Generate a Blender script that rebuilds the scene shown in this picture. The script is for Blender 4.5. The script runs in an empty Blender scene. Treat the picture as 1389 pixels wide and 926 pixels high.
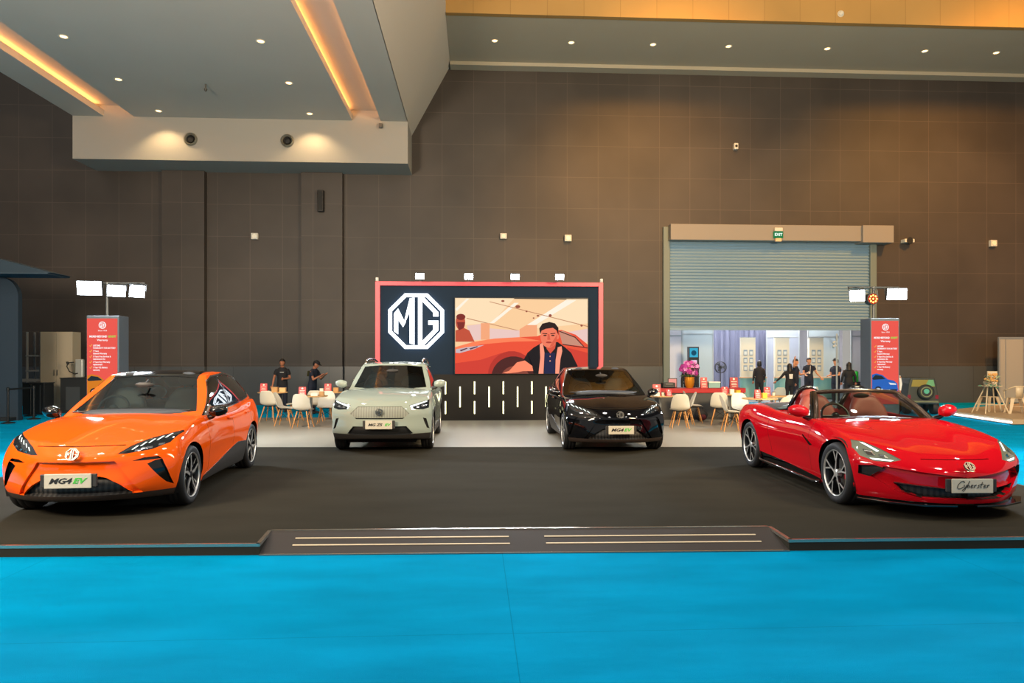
import bpy, bmesh, math, random
from mathutils import Vector, Matrix, Euler
PI = math.pi
random.seed(7)
SC = bpy.context.scene
COL = SC.collection

# ---------------------------------------------------------------- camera
cam_data = bpy.data.cameras.new('camera')
cam_data.sensor_width = 36.0
cam_data.lens = 36.0 * 940.0 / 1389.0
cam_data.shift_y = 24.0 / 1389.0
cam_data.clip_end = 200
cam = bpy.data.objects.new('camera', cam_data)
COL.objects.link(cam)
cam.location = (0, 0, 1.75)
cam.rotation_euler = (math.radians(90), 0, math.radians(-3))
SC.camera = cam

# ---------------------------------------------------------------- view, world
SC.view_settings.view_transform = 'Standard'
SC.view_settings.look = 'None'
SC.view_settings.gamma = 1.0
SC.view_settings.use_curve_mapping = False
SC.view_settings.exposure = 0.0
W = bpy.data.worlds.new('hall_air')
SC.world = W
W.use_nodes = True
W.node_tree.nodes['Background'].inputs[0].default_value = (0.70, 0.67, 0.62, 1)
W.node_tree.nodes['Background'].inputs[1].default_value = 0.56


def lamp(name, kind, loc, energy, color=(1, 1, 1), target=None, size=0.3, size_y=None, spot=None, blend=0.5, spread=None):
    d = bpy.data.lights.new(name, kind)
    d.energy = energy
    d.color = color
    if kind == 'AREA':
        d.size = size
        if size_y:
            d.shape = 'RECTANGLE'
            d.size_y = size_y
        else:
            d.shape = 'DISK'
        if spread:
            d.spread = spread
    else:
        d.shadow_soft_size = size
    if kind == 'SPOT':
        d.spot_size = math.radians(spot or 60)
        d.spot_blend = blend
    o = bpy.data.objects.new(name, d)
    COL.objects.link(o)
    o.location = loc
    if target is not None:
        v = Vector(target) - Vector(loc)
        o.rotation_euler = v.to_track_quat('-Z', 'Y').to_euler()
    return o


# large ceiling lamps of the hall, above and behind the frame
for lx in (-11, -5, 1.5, 8, 14):
    for ly in (-1.5, 4.5, 11):
        lamp('hall_lamp', 'AREA', (lx, ly, 10.2 if lx < -2 else 13.5), 140 if lx < -2 else 215, (1, 0.94, 0.86), (lx, ly, 0), 0.7)
# warm up-lighting of the right-hand fascia
lamp('fascia_uplight', 'AREA', (10, 20.3, 15.5), 200, (1, 0.58, 0.18), (10, 22.8, 15.0), 24, 0.4)
# amber wash lights of the hall aimed at the brown wall, and added unseen fill brightening ceiling and soffit from below
lamp('amber_wash', 'SPOT', (7, 14, 15.5), 9000, (1, 0.42, 0.05), (7.0, 27, 6.0), 0.8, spot=58, blend=1.0)
lamp('amber_wash', 'SPOT', (19, 14, 15.5), 11500, (1, 0.42, 0.05), (19.5, 27, 5.4), 0.8, spot=70, blend=1.0)
lamp('ceiling_fill', 'AREA', (-8, 1.5, 5.5), 3000, (1, 0.82, 0.60), (-8, 14, 10.4), 3.0)
lamp('ceiling_fill', 'AREA', (9, 4.0, 6.5), 3600, (1, 0.74, 0.42), (10, 25, 13.1), 3.0)
# the stand's own floodlights (the lamp heads are built further down at the same places)
FLOOD_W = (0.82, 0.92, 1.0)
for fx in (-1.46, -0.18, 1.04, 2.22):
    lamp('backdrop_flood_light', 'SPOT', (fx, 18.15, 3.86), 330, FLOOD_W, (fx * 1.6, 9.0, 0), 0.07, spot=120, blend=0.7)
for (lx, ly, lz, tx, ty, e) in ((-8.3, 15.0, 3.30, -3.5, 7, 1100), (-7.73, 15.0, 3.28, -2, 9, 800), (-7.42, 15.05, 3.22, 0.5, 12, 520),
                                (9.62, 15.0, 3.20, 5.0, 7, 1200), (8.74, 15.02, 3.14, 1.0, 11, 700)):
    lamp('tower_flood_light', 'SPOT', (lx, ly, lz), e, FLOOD_W, (tx, ty, 0.3), 0.12, spot=130, blend=0.6)
# room behind the roller shutter
for lx in (10.5, 14.5):
    lamp('back_room_lamp', 'AREA', (lx, 31.2, 4.6), 380, (1, 0.97, 0.95), (lx, 31.2, 0), 3.0, 2.0)
lamp('back_room_lamp', 'AREA', (12.5, 28.7, 5.2), 260, (1, 0.95, 0.9), (12.5, 31, 0.5), 3.0, 1.0)


# ---------------------------------------------------------------- materials
def lin(c):
    return c / 12.92 if c <= 0.04045 else ((c + 0.055) / 1.055) ** 2.4


def rgb(h):
    h = h.lstrip('#')
    return tuple(lin(int(h[i:i + 2], 16) / 255) for i in (0, 2, 4)) + (1,)


MATS = {}


def mat(name, col='#808080', rough=0.5, metal=0.0, coat=0.0, emit=None, estr=0.0, spec=0.5, noise=0.0, nscale=8.0, bump=0.0, bscale=80.0, alpha=None, trans=0.0):
    if name in MATS:
        return MATS[name]
    m = bpy.data.materials.new(name)
    m.use_nodes = True
    nt = m.node_tree
    p = nt.nodes['Principled BSDF']
    c = rgb(col)
    p.inputs['Base Color'].default_value = c
    p.inputs['Roughness'].default_value = rough
    p.inputs['Metallic'].default_value = metal
    p.inputs['Specular IOR Level'].default_value = spec
    p.inputs['Coat Weight'].default_value = coat
    p.inputs['Coat Roughness'].default_value = 0.04
    p.inputs['Transmission Weight'].default_value = trans
    if emit:
        p.inputs['Emission Color'].default_value = rgb(emit)
        p.inputs['Emission Strength'].default_value = estr
    if noise or bump:
        tc = nt.nodes.new('ShaderNodeTexCoord')
    if noise:
        n = nt.nodes.new('ShaderNodeTexNoise')
        n.inputs['Scale'].default_value = nscale
        n.inputs['Detail'].default_value = 5
        nt.links.new(tc.outputs['Object'], n.inputs['Vector'])
        mx = nt.nodes.new('ShaderNodeMix')
        mx.data_type = 'RGBA'
        mx.inputs[6].default_value = tuple(v * (1 - noise) for v in c[:3]) + (1,)
        mx.inputs[7].default_value = tuple(min(1, v * (1 + noise)) for v in c[:3]) + (1,)
        nt.links.new(n.outputs['Fac'], mx.inputs[0])
        nt.links.new(mx.outputs[2], p.inputs['Base Color'])
    if bump:
        n2 = nt.nodes.new('ShaderNodeTexNoise')
        n2.inputs['Scale'].default_value = bscale
        n2.inputs['Detail'].default_value = 4
        nt.links.new(tc.outputs['Object'], n2.inputs['Vector'])
        b = nt.nodes.new('ShaderNodeBump')
        b.inputs['Strength'].default_value = bump
        b.inputs['Distance'].default_value = 0.02
        nt.links.new(n2.outputs['Fac'], b.inputs['Height'])
        nt.links.new(b.outputs['Normal'], p.inputs['Normal'])
    MATS[name] = m
    return m


def glow(name, col='#ffffff', s=1.0):
    return mat(name, '#000000', 0.6, emit=col, estr=s, spec=0.1)


def panel_mat(name, c1, c2, seam, w, h, px, pz, rough, seam_w=0.012, spec=0.5, vary=0.25, nscale=0.35):
    """large square wall panels with thin seams, laid out on object X and Z"""
    m = bpy.data.materials.new(name)
    m.use_nodes = True
    nt = m.node_tree
    p = nt.nodes['Principled BSDF']
    p.inputs['Roughness'].default_value = rough
    p.inputs['Specular IOR Level'].default_value = spec
    tc = nt.nodes.new('ShaderNodeTexCoord')
    sx = nt.nodes.new('ShaderNodeSeparateXYZ')
    nt.links.new(tc.outputs['Object'], sx.inputs[0])
    cb = nt.nodes.new('ShaderNodeCombineXYZ')
    for ax, out, ph in ((0, 'X', px), (1, 'Z', pz)):
        a = nt.nodes.new('ShaderNodeMath')
        a.operation = 'SUBTRACT'
        a.inputs[1].default_value = ph - 100 * (w if ax == 0 else h)
        nt.links.new(sx.outputs[out], a.inputs[0])
        nt.links.new(a.outputs[0], cb.inputs[ax])
    b = nt.nodes.new('ShaderNodeTexBrick')
    b.offset = 0
    b.squash = 1
    b.inputs['Scale'].default_value = 1
    b.inputs['Brick Width'].default_value = w
    b.inputs['Row Height'].default_value = h
    b.inputs['Mortar Size'].default_value = seam_w
    b.inputs['Mortar Smooth'].default_value = 0.3
    b.inputs['Color1'].default_value = rgb(c1)
    b.inputs['Color2'].default_value = rgb(c2)
    b.inputs['Mortar'].default_value = rgb(seam)
    nt.links.new(cb.outputs[0], b.inputs['Vector'])
    n = nt.nodes.new('ShaderNodeTexNoise')
    n.inputs['Scale'].default_value = nscale
    n.inputs['Detail'].default_value = 3
    nt.links.new(tc.outputs['Object'], n.inputs['Vector'])
    mr = nt.nodes.new('ShaderNodeMapRange')
    mr.inputs['From Min'].default_value = 0.3
    mr.inputs['From Max'].default_value = 0.7
    mr.inputs['To Min'].default_value = 1 - vary
    mr.inputs['To Max'].default_value = 1 + vary
    nt.links.new(n.outputs['Fac'], mr.inputs[0])
    mx = nt.nodes.new('ShaderNodeMix')
    mx.data_type = 'RGBA'
    mx.blend_type = 'MULTIPLY'
    mx.inputs[0].default_value = 1
    nt.links.new(b.outputs['Color'], mx.inputs[6])
    nt.links.new(mr.outputs[0], mx.inputs[7])
    nt.links.new(mx.outputs[2], p.inputs['Base Color'])
    MATS[name] = m
    return m


def glass_mat(name, tint, refl=0.12, dark=0.5):
    """thin tinted pane: mostly see-through, a mirror at grazing angles"""
    m = bpy.data.materials.new(name)
    m.use_nodes = True
    nt = m.node_tree
    nt.nodes.clear()
    out = nt.nodes.new('ShaderNodeOutputMaterial')
    tr = nt.nodes.new('ShaderNodeBsdfTransparent')
    tr.inputs[0].default_value = rgb(tint)
    gl = nt.nodes.new('ShaderNodeBsdfGlossy')
    gl.inputs['Roughness'].default_value = 0.02
    gl.inputs['Color'].default_value = (0.95, 0.97, 1, 1)
    fr = nt.nodes.new('ShaderNodeFresnel')
    fr.inputs['IOR'].default_value = 1.5
    ad = nt.nodes.new('ShaderNodeMath')
    ad.operation = 'MULTIPLY_ADD'
    ad.inputs[1].default_value = 1.0
    ad.inputs[2].default_value = refl
    ad.use_clamp = True
    nt.links.new(fr.outputs[0], ad.inputs[0])
    mx = nt.nodes.new('ShaderNodeMixShader')
    nt.links.new(ad.outputs[0], mx.inputs[0])
    nt.links.new(tr.outputs[0], mx.inputs[1])
    nt.links.new(gl.outputs[0], mx.inputs[2])
    nt.links.new(mx.outputs[0], out.inputs[0])
    MATS[name] = m
    return m


# ---------------------------------------------------------------- mesh helpers
class MB:
    """collects shapes in one bmesh; build() links them as ONE mesh object"""

    def __init__(self):
        self.bm = bmesh.new()

    def box(self, x0, x1, y0, y1, z0, z1):
        vs = [self.bm.verts.new(c) for c in ((x0, y0, z0), (x1, y0, z0), (x1, y1, z0), (x0, y1, z0), (x0, y0, z1), (x1, y0, z1), (x1, y1, z1), (x0, y1, z1))]
        for f in ((3, 2, 1, 0), (4, 5, 6, 7), (0, 1, 5, 4), (1, 2, 6, 5), (2, 3, 7, 6), (3, 0, 4, 7)):
            self.bm.faces.new([vs[i] for i in f])
        return vs

    def xf(self, vs, M):
        for v in vs:
            v.co = M @ v.co
        return vs

    def prism(self, poly, a0, a1, axis='y'):
        """extrude a 2-D polygon (counter-clockwise or not) along an axis"""
        def p3(p, a):
            return {'y': (p[0], a, p[1]), 'x': (a, p[0], p[1]), 'z': (p[0], p[1], a)}[axis]
        A = [self.bm.verts.new(p3(p, a0)) for p in poly]
        B = [self.bm.verts.new(p3(p, a1)) for p in poly]
        n = len(poly)
        fs = [self.bm.faces.new(A), self.bm.faces.new(B[::-1])]
        for i in range(n):
            fs.append(self.bm.faces.new((A[i], B[i], B[(i + 1) % n], A[(i + 1) % n])))
        bmesh.ops.recalc_face_normals(self.bm, faces=fs)
        return A + B

    def ring(self, c, u, v, r, n, rv=None):
        rv = rv or r
        return [self.bm.verts.new(c + u * (r * math.cos(2 * PI * i / n)) + v * (rv * math.sin(2 * PI * i / n))) for i in range(n)]

    def tube(self, path, r, n=8, cap=True, closed=False):
        path = [Vector(p) for p in path]
        rs = r if isinstance(r, (list, tuple)) else [r] * len(path)
        rings = []
        up = None
        for i, p in enumerate(path):
            a = path[i - 1] if i > 0 else (path[-1] if closed else p)
            b = path[(i + 1) % len(path)] if (i < len(path) - 1 or closed) else p
            t = (b - a).normalized()
            if up is None:
                up = Vector((0, 0, 1)) if abs(t.z) < 0.9 else Vector((1, 0, 0))
            u = t.cross(up)
            if u.length < 1e-5:
                u = t.orthogonal()
            u.normalize()
            v = u.cross(t).normalized()
            up = v
            rings.append(self.ring(p, u, v, rs[i], n))
        m = len(rings)
        allv = [v for r_ in rings for v in r_]
        for i in range(m if closed else m - 1):
            A, B = rings[i], rings[(i + 1) % m]
            for k in range(n):
                self.bm.faces.new((A[k], A[(k + 1) % n], B[(k + 1) % n], B[k]))
        if cap and not closed:
            self.bm.faces.new(rings[0][::-1])
            self.bm.faces.new(rings[-1])
        return allv

    def lathe(self, prof, n=24, origin=(0, 0, 0), axis='z', cap=True):
        o = Vector(origin)
        ax = {'z': (Vector((1, 0, 0)), Vector((0, 1, 0)), Vector((0, 0, 1))), 'x': (Vector((0, 1, 0)), Vector((0, 0, 1)), Vector((1, 0, 0))),
              'y': (Vector((0, 0, 1)), Vector((1, 0, 0)), Vector((0, 1, 0)))}[axis]
        rings = [self.ring(o + ax[2] * h, ax[0], ax[1], max(r, 1e-4), n) for r, h in prof]
        fs = []
        for A, B in zip(rings, rings[1:]):
            for k in range(n):
                fs.append(self.bm.faces.new((A[k], A[(k + 1) % n], B[(k + 1) % n], B[k])))
        if cap:
            fs.append(self.bm.faces.new(rings[0][::-1]))
            fs.append(self.bm.faces.new(rings[-1]))
        bmesh.ops.recalc_face_normals(self.bm, faces=fs)
        return [v for r_ in rings for v in r_]

    def ball(self, c, r, n=16, sq=(1, 1, 1)):
        res = bmesh.ops.create_uvsphere(self.bm, u_segments=n, v_segments=max(6, n // 2), radius=1)
        for v in res['verts']:
            v.co = Vector((v.co.x * r * sq[0] + c[0], v.co.y * r * sq[1] + c[1], v.co.z * r * sq[2] + c[2]))
        return res['verts']

    def sheet(self, rows, closed_u=False):
        """grid of points -> quads"""
        g = [[self.bm.verts.new(p) for p in r] for r in rows]
        n = len(g[0])
        for i in range(len(g) - 1):
            for k in range(n if closed_u else n - 1):
                self.bm.faces.new((g[i][k], g[i][(k + 1) % n], g[i + 1][(k + 1) % n], g[i + 1][k]))
        return [v for r in g for v in r]

    def build(self, name, m=None, parent=None, smooth=None, bevel=0.0, bseg=2, solid=0.0, sub=0, recalc=False):
        if recalc:
            bmesh.ops.recalc_face_normals(self.bm, faces=self.bm.faces[:])
        me = bpy.data.meshes.new(name)
        self.bm.to_mesh(me)
        self.bm.free()
        o = bpy.data.objects.new(name, me)
        COL.objects.link(o)
        if m is not None:
            me.materials.append(m)
        if parent is not None:
            o.parent = parent
        if smooth == 'all':
            me.polygons.foreach_set('use_smooth', [True] * len(me.polygons))
        elif smooth:
            me.polygons.foreach_set('use_smooth', [True] * len(me.polygons))
            me.set_sharp_from_angle(angle=math.radians(smooth))
        if solid:
            s = o.modifiers.new('solid', 'SOLIDIFY')
            s.thickness = abs(solid)
            s.offset = 0 if solid > 0 else -1
        if sub:
            s = o.modifiers.new('sub', 'SUBSURF')
            s.levels = s.render_levels = sub
        if bevel:
            b = o.modifiers.new('bevel', 'BEVEL')
            b.width = bevel
            b.segments = bseg
            b.limit_method = 'ANGLE'
            b.angle_limit = math.radians(40)
        return o


def bx(name, m, x0, x1, y0, y1, z0, z1, parent=None, bevel=0.0):
    b = MB()
    b.box(x0, x1, y0, y1, z0, z1)
    return b.build(name, m, parent, bevel=bevel)


def tag(o, label=None, cat=None, group=None, kind=None):
    if label:
        o['label'] = label
    if cat:
        o['category'] = cat
    if group:
        o['group'] = group
    if kind:
        o['kind'] = kind
    return o


def empty(name, loc=(0, 0, 0), rz=0.0, parent=None):
    o = bpy.data.objects.new(name, None)
    o.empty_display_size = 0.1
    COL.objects.link(o)
    o.location = loc
    o.rotation_euler = (0, 0, rz)
    if parent is not None:
        o.parent = parent
    return o


KIDS = {}


def copy_tree(o, parent=None):
    c = o.copy()
    for k in ('label', 'group'):
        if k in c.keys() and parent is None:
            del c[k]
    COL.objects.link(c)
    if parent is not None:
        c.parent = parent
    for ch in [x for x in COL.objects if x.parent == o]:
        copy_tree(ch, c)
    return c


def text_mesh(name, s, size, m, parent, loc, rot=(PI / 2, 0, 0), shear=0.0, depth=0.002, align='CENTER', sx=1.0, bold=0.0):
    cu = bpy.data.curves.new(name, 'FONT')
    cu.body = s
    cu.size = size
    cu.shear = shear
    cu.extrude = depth
    cu.offset = bold
    cu.align_x = align
    cu.align_y = 'CENTER'
    cu.resolution_u = 2
    tmp = bpy.data.objects.new(name, cu)
    COL.objects.link(tmp)
    dg = bpy.context.evaluated_depsgraph_get()
    me = bpy.data.meshes.new_from_object(tmp.evaluated_get(dg))
    bpy.data.objects.remove(tmp)
    bpy.data.curves.remove(cu)
    o = bpy.data.objects.new(name, me)
    me.materials.clear()
    me.materials.append(m)
    COL.objects.link(o)
    o.parent = parent
    o.location = loc
    o.rotation_euler = rot
    o.scale = (sx, 1, 1)
    return o


def emblem_polys():
    """octagonal roundel with two letters, unit radius, as lists of 2-D polygons (x, z)"""
    polys = []
    def oct_(r):
        return [(r * math.cos(PI / 8 + i * PI / 4), r * math.sin(PI / 8 + i * PI / 4)) for i in range(8)]
    A, B = oct_(1.0), oct_(0.87)
    for i in range(8):
        polys.append([A[i], A[(i + 1) % 8], B[(i + 1) % 8], B[i]])
    # letter M (left half)
    polys.append([(-0.74, -0.34), (-0.60, -0.34 - 0.10), (-0.60, 0.40), (-0.74, 0.26)])
    polys.append([(-0.74, 0.26), (-0.60, 0.42), (-0.36, -0.06), (-0.44, -0.20)])
    polys.append([(-0.44, -0.20), (-0.36, -0.06), (-0.22, 0.74), (-0.26, 0.40)])
    polys.append([(-0.44, -0.20), (-0.33, 0.30), (-0.22, 0.74), (-0.17, 0.76), (-0.22, 0.30)])
    polys.append([(-0.22, -0.74), (-0.06, -0.79), (-0.06, 0.79), (-0.22, 0.76)])
    # letter G (right half)
    polys.append([(0.06, -0.79), (0.20, -0.79), (0.20, 0.79), (0.06, 0.79)])
    polys.append([(0.20, 0.79), (0.27, 0.79), (0.74, 0.30), (0.56, 0.29), (0.20, 0.66)])
    polys.append([(0.74, 0.30), (0.56, 0.29), (0.56, 0.16), (0.74, 0.16)])
    polys.append([(0.20, -0.79), (0.27, -0.79), (0.74, -0.30), (0.56, -0.29), (0.20, -0.66)])
    polys.append([(0.56, -0.29), (0.74, -0.30), (0.74, 0.02), (0.56, 0.02)])
    polys.append([(0.40, -0.12), (0.56, -0.12), (0.56, 0.02), (0.40, 0.02)])
    return polys


def emblem_mesh(name, m, parent, c, r, depth, face='-y', tilt=0.0):
    b = MB()
    for p in emblem_polys():
        b.prism([(x * r, z * r) for x, z in p], -depth, 0.0)
    o = b.build(name, m, parent)
    o.location = c
    o.rotation_euler = (tilt, 0, 0)
    return o


def spl(pts, x):
    """smooth (monotone-ish Catmull-Rom) interpolation of (x, y) knots"""
    if x <= pts[0][0]:
        return pts[0][1]
    if x >= pts[-1][0]:
        return pts[-1][1]
    for i in range(len(pts) - 1):
        x0, y0 = pts[i]
        x1, y1 = pts[i + 1]
        if x0 <= x <= x1:
            h = x1 - x0
            d = (y1 - y0) / h
            dl = (y0 - pts[i - 1][1]) / (x0 - pts[i - 1][0]) if i > 0 else d
            dr = (pts[i + 2][1] - y1) / (pts[i + 2][0] - x1) if i + 2 < len(pts) else d
            m0 = 0 if dl * d <= 0 and i > 0 else (dl + d) / 2
            m1 = 0 if dr * d <= 0 and i + 2 < len(pts) else (dr + d) / 2
            t = (x - x0) / h
            return (2 * t ** 3 - 3 * t * t + 1) * y0 + (t ** 3 - 2 * t * t + t) * h * m0 + (-2 * t ** 3 + 3 * t * t) * y1 + (t ** 3 - t * t) * h * m1
    return pts[-1][1]


def lerp(a, b, t):
    return a + (b - a) * t
# ================================================================ SETTING
WALL = panel_mat('brown_wall_panels', '#3d3631', '#39322d', '#50473f', 1.22, 1.22, -0.08, 0.34, 0.55, 0.010)
DADO = panel_mat('dark_dado_panels', '#484a4c', '#454749', '#38393b', 1.83, 1.5, -0.08, 0.0, 0.32, 0.012, vary=0.12)
CEIL = mat('ceiling_paint', '#b5b1a9', 0.75, noise=0.05, nscale=0.6)
SOFFIT = mat('soffit_paint', '#a59d8c', 0.75, noise=0.05, nscale=0.5)
PLASTER = mat('bulkhead_paint', '#98948d', 0.75)
FASCIA = panel_mat('fascia_panels', '#a98650', '#a4824c', '#907040', 1.22, 2.4, -0.08, 13.09, 0.6, 0.012, vary=0.1)


def carpet_mat(name, c, seamgap, vary, rough=0.95, wrinkle=0.35):
    m = bpy.data.materials.new(name)
    m.use_nodes = True
    nt = m.node_tree
    p = nt.nodes['Principled BSDF']
    p.inputs['Roughness'].default_value = rough
    p.inputs['Specular IOR Level'].default_value = 0.02
    tc = nt.nodes.new('ShaderNodeTexCoord')
    mp = nt.nodes.new('ShaderNodeMapping')
    mp.inputs['Scale'].default_value = (0.5, 1.4, 1)
    nt.links.new(tc.outputs['Object'], mp.inputs[0])
    n = nt.nodes.new('ShaderNodeTexNoise')
    n.inputs['Scale'].default_value = 1.6
    n.inputs['Detail'].default_value = 6
    nt.links.new(mp.outputs[0], n.inputs['Vector'])
    n2 = nt.nodes.new('ShaderNodeTexNoise')
    n2.inputs['Scale'].default_value = 300
    nt.links.new(tc.outputs['Object'], n2.inputs['Vector'])
    mr = nt.nodes.new('ShaderNodeMapRange')
    mr.inputs['From Min'].default_value = 0.3
    mr.inputs['From Max'].default_value = 0.7
    mr.inputs['To Min'].default_value = 1 - vary
    mr.inputs['To Max'].default_value = 1 + vary
    nt.links.new(n.outputs['Fac'], mr.inputs[0])
    br = nt.nodes.new('ShaderNodeTexBrick')
    br.offset = 0
    br.inputs['Scale'].default_value = 1
    br.inputs['Brick Width'].default_value = seamgap[0]
    br.inputs['Row Height'].default_value = seamgap[1]
    br.inputs['Mortar Size'].default_value = 0.004
    br.inputs['Mortar Smooth'].default_value = 0.4
    cc = rgb(c)
    br.inputs['Color1'].default_value = cc
    br.inputs['Color2'].default_value = cc
    br.inputs['Mortar'].default_value = tuple(v * 0.72 for v in cc[:3]) + (1,)
    mp2 = nt.nodes.new('ShaderNodeMapping')
    mp2.inputs['Location'].default_value = (60 - 0.24, 60 - seamgap[2], 0)
    nt.links.new(tc.outputs['Object'], mp2.inputs[0])
    nt.links.new(mp2.outputs[0], br.inputs['Vector'])
    mx = nt.nodes.new('ShaderNodeMix')
    mx.data_type = 'RGBA'
    mx.blend_type = 'MULTIPLY'
    mx.inputs[0].default_value = 1
    nt.links.new(br.outputs['Color'], mx.inputs[6])
    nt.links.new(mr.outputs[0], mx.inputs[7])
    nt.links.new(mx.outputs[2], p.inputs['Base Color'])
    ad = nt.nodes.new('ShaderNodeMath')
    ad.operation = 'MULTIPLY_ADD'
    ad.inputs[1].default_value = 6.0
    nt.links.new(n.outputs['Fac'], ad.inputs[0])
    nt.links.new(n2.outputs['Fac'], ad.inputs[2])
    b = nt.nodes.new('ShaderNodeBump')
    b.inputs['Strength'].default_value = wrinkle
    b.inputs['Distance'].default_value = 0.03
    nt.links.new(ad.outputs[0], b.inputs['Height'])
    nt.links.new(b.outputs['Normal'], p.inputs['Normal'])
    MATS[name] = m
    return m


BLUE = carpet_mat('blue_carpet', '#0092c4', (4.0, 2.0, 4.42), 0.14, 0.95, 0.5)
BLACKC = carpet_mat('black_carpet', '#32302a', (40, 40, 20), 0.10, 0.85, 0.15)

tag(bx('floor', BLUE, -40, 40, -8, 36, -0.2, 0), kind='structure')
# back wall with the door opening cut out: X 7.65..15.6, up to Z 6.9
DX0, DX1, DZ = 7.62, 15.75, 6.4
wb = MB()
wb.box(-40, DX0, 27, 27.5, 0, 18)
wb.box(DX1, 42, 27, 27.5, 0, 18)
wb.box(DX0, DX1, 27, 27.5, DZ, 18)
tag(wb.build('wall_back', WALL), kind='structure')
db = MB()
db.box(-40, 7.4, 26.94, 27, 0, 1.47)
db.box(15.95, 42, 26.94, 27, 0, 1.47)
tag(db.build('baseboard_back', DADO), 'dark glossy panelled dado along the foot of the brown wall', kind='structure')
for i, (a, b) in enumerate(((-11.79, -10.23), (-6.62, -5.08))):
    t = MB()
    t.box(a, b, 26.72, 26.995, 1.47, 8.85)
    tag(t.build('trim_%d' % (i + 1), WALL), kind='structure')
    t = MB()
    t.box(a - 0.02, b + 0.02, 26.68, 26.93, 0, 1.47)
    tag(t.build('baseboard_column_%d' % (i + 1), DADO), kind='structure')
tag(bx('wall_left', WALL, -40, -39.6, -8, 27, 0, 18), kind='structure')

# ---- white suspended ceiling on the left, with two coffers
cb = MB()
zc, zt_ = 10.4, 10.62
for x0, x1 in ((-14.3, -13.22), (-12.17, -4.46), (-3.44, -2.47)):
    cb.box(x0, x1, -6, 25.4, zc, zt_)
for x0, x1 in ((-13.22, -12.17), (-4.46, -3.44)):
    cb.box(x0, x1, -6, 25.4, zt_ + 0.16, zt_ + 0.3)
    cb.box(x0 - 0.24, x0, -6, 25.4, zt_ + 0.16, zt_ + 0.3)
    cb.box(x1, x1 + 0.24, -6, 25.4, zt_ + 0.16, zt_ + 0.3)
    cb.box(x0 - 0.28, x0 - 0.24, -6, 25.4, zt_, zt_ + 0.3)
    cb.box(x1 + 0.24, x1 + 0.28, -6, 25.4, zt_, zt_ + 0.3)
ceil_o = cb.build('ceiling', CEIL)
tag(ceil_o, kind='structure')
tag(bx('ceiling_bulkhead', PLASTER, -14.3, -2.47, 25.4, 26.995, 8.87, 10.9), kind='structure')
# sloping cheek rising from the white ceiling to the high soffit
t = MB()
t.prism([(-2.49, 10.4), (-2.47, 10.4), (-0.98, 13.14), (-0.98, 18), (-1.2, 18), (-1.2, 13.3), (-2.49, 10.9)], -6, 27)
tag(t.build('ceiling_cheek', mat('cheek_paint', '#bdb6ac', 0.75)), kind='structure')
# high soffit and fascia on the right
t = MB()
t.box(-0.98, 42, 22.8, 26.995, 13.12, 13.5)
tag(t.build('ceiling_soffit', SOFFIT), kind='structure')
t = MB()
t.box(-0.98, 42, 26.5, 26.99, 12.98, 13.115)
tag(t.build('trim_3', SOFFIT), kind='structure')
t = MB()
t.box(-0.98, 42, 22.78, 22.98, 13.10, 18)
tag(t.build('ceiling_fascia', FASCIA), kind='structure')

t = MB()
t.box(-0.98, 42, -8, 22.78, 18.0, 18.2)
tag(t.build('ceiling_hall', mat('hall_roof', '#4a443e', 0.9)), kind='structure')

# ---- cove light strips, recessed lamps
WARM = glow('warm_cove_light', '#ffa556', 24.0)
for k, (x0, x1, lab) in enumerate(((-13.22, -12.17, 'leftmost'), (-4.46, -3.44, 'right-hand'))):
    t = MB()
    t.box(x0 - 0.16, x0 - 0.12, -5.8, 25.2, zt_ + 0.03, zt_ + 0.07)
    t.box(x1 + 0.12, x1 + 0.16, -5.8, 25.2, zt_ + 0.03, zt_ + 0.07)
    tag(t.build('cove_light', WARM), 'warm glowing light strip hidden in the %s ceiling coffer' % lab, 'light', 'cove lights')

DL_TRIM = mat('downlight_trim', '#d8d2c4', 0.4)
DL_LENS = glow('downlight_lens', '#ffcf8a', 5.0)


def downlight(x, y, z, label, group, watt, tx=0, ty=0, spot=70):
    o = empty('downlight', (x, y, z))
    tag(o, label, 'ceiling light', group)
    b = MB()
    b.lathe([(0.10, -0.002), (0.13, -0.004), (0.135, -0.012), (0.10, -0.016), (0.095, -0.004)], 20, cap=False)
    b.build('trim_ring', DL_TRIM, o, smooth=40)
    b = MB()
    b.lathe([(0.085, -0.006), (0.09, -0.002)], 16)
    b.build('lens', DL_LENS, o)
    l = lamp('downlight_beam', 'SPOT', (x, y, z - 0.06), watt, (1, 0.68, 0.33), (x + tx, y + ty, z - 5), 0.07, spot=spot, blend=0.6)
    return o


names = ('nearest', 'middle', 'farthest')
for i, y in enumerate((19.18, 22.03, 24.75)):
    downlight(-11.03, y, zc, '%s of the three recessed downlights in the left row of the white ceiling' % names[i], 'downlights in the white ceiling', 60 if i < 2 else 230, spot=70 if i < 2 else 120)
    downlight(-5.84, y, zc, '%s of the three recessed downlights in the right row of the white ceiling' % names[i], 'downlights in the white ceiling', 60 if i < 2 else 230, spot=70 if i < 2 else 120)
words = ('first', 'second', 'third', 'fourth', 'fifth', 'sixth', 'seventh')
for i, x in enumerate((0.68, 3.43, 6.4, 9.18, 12.86, 16.55, 19.29)):
    downlight(x, 24.74, 13.12, '%s recessed downlight from the left in the high beige soffit' % words[i], 'downlights in the high soffit', 260, 0, 0.2, 90)

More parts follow.
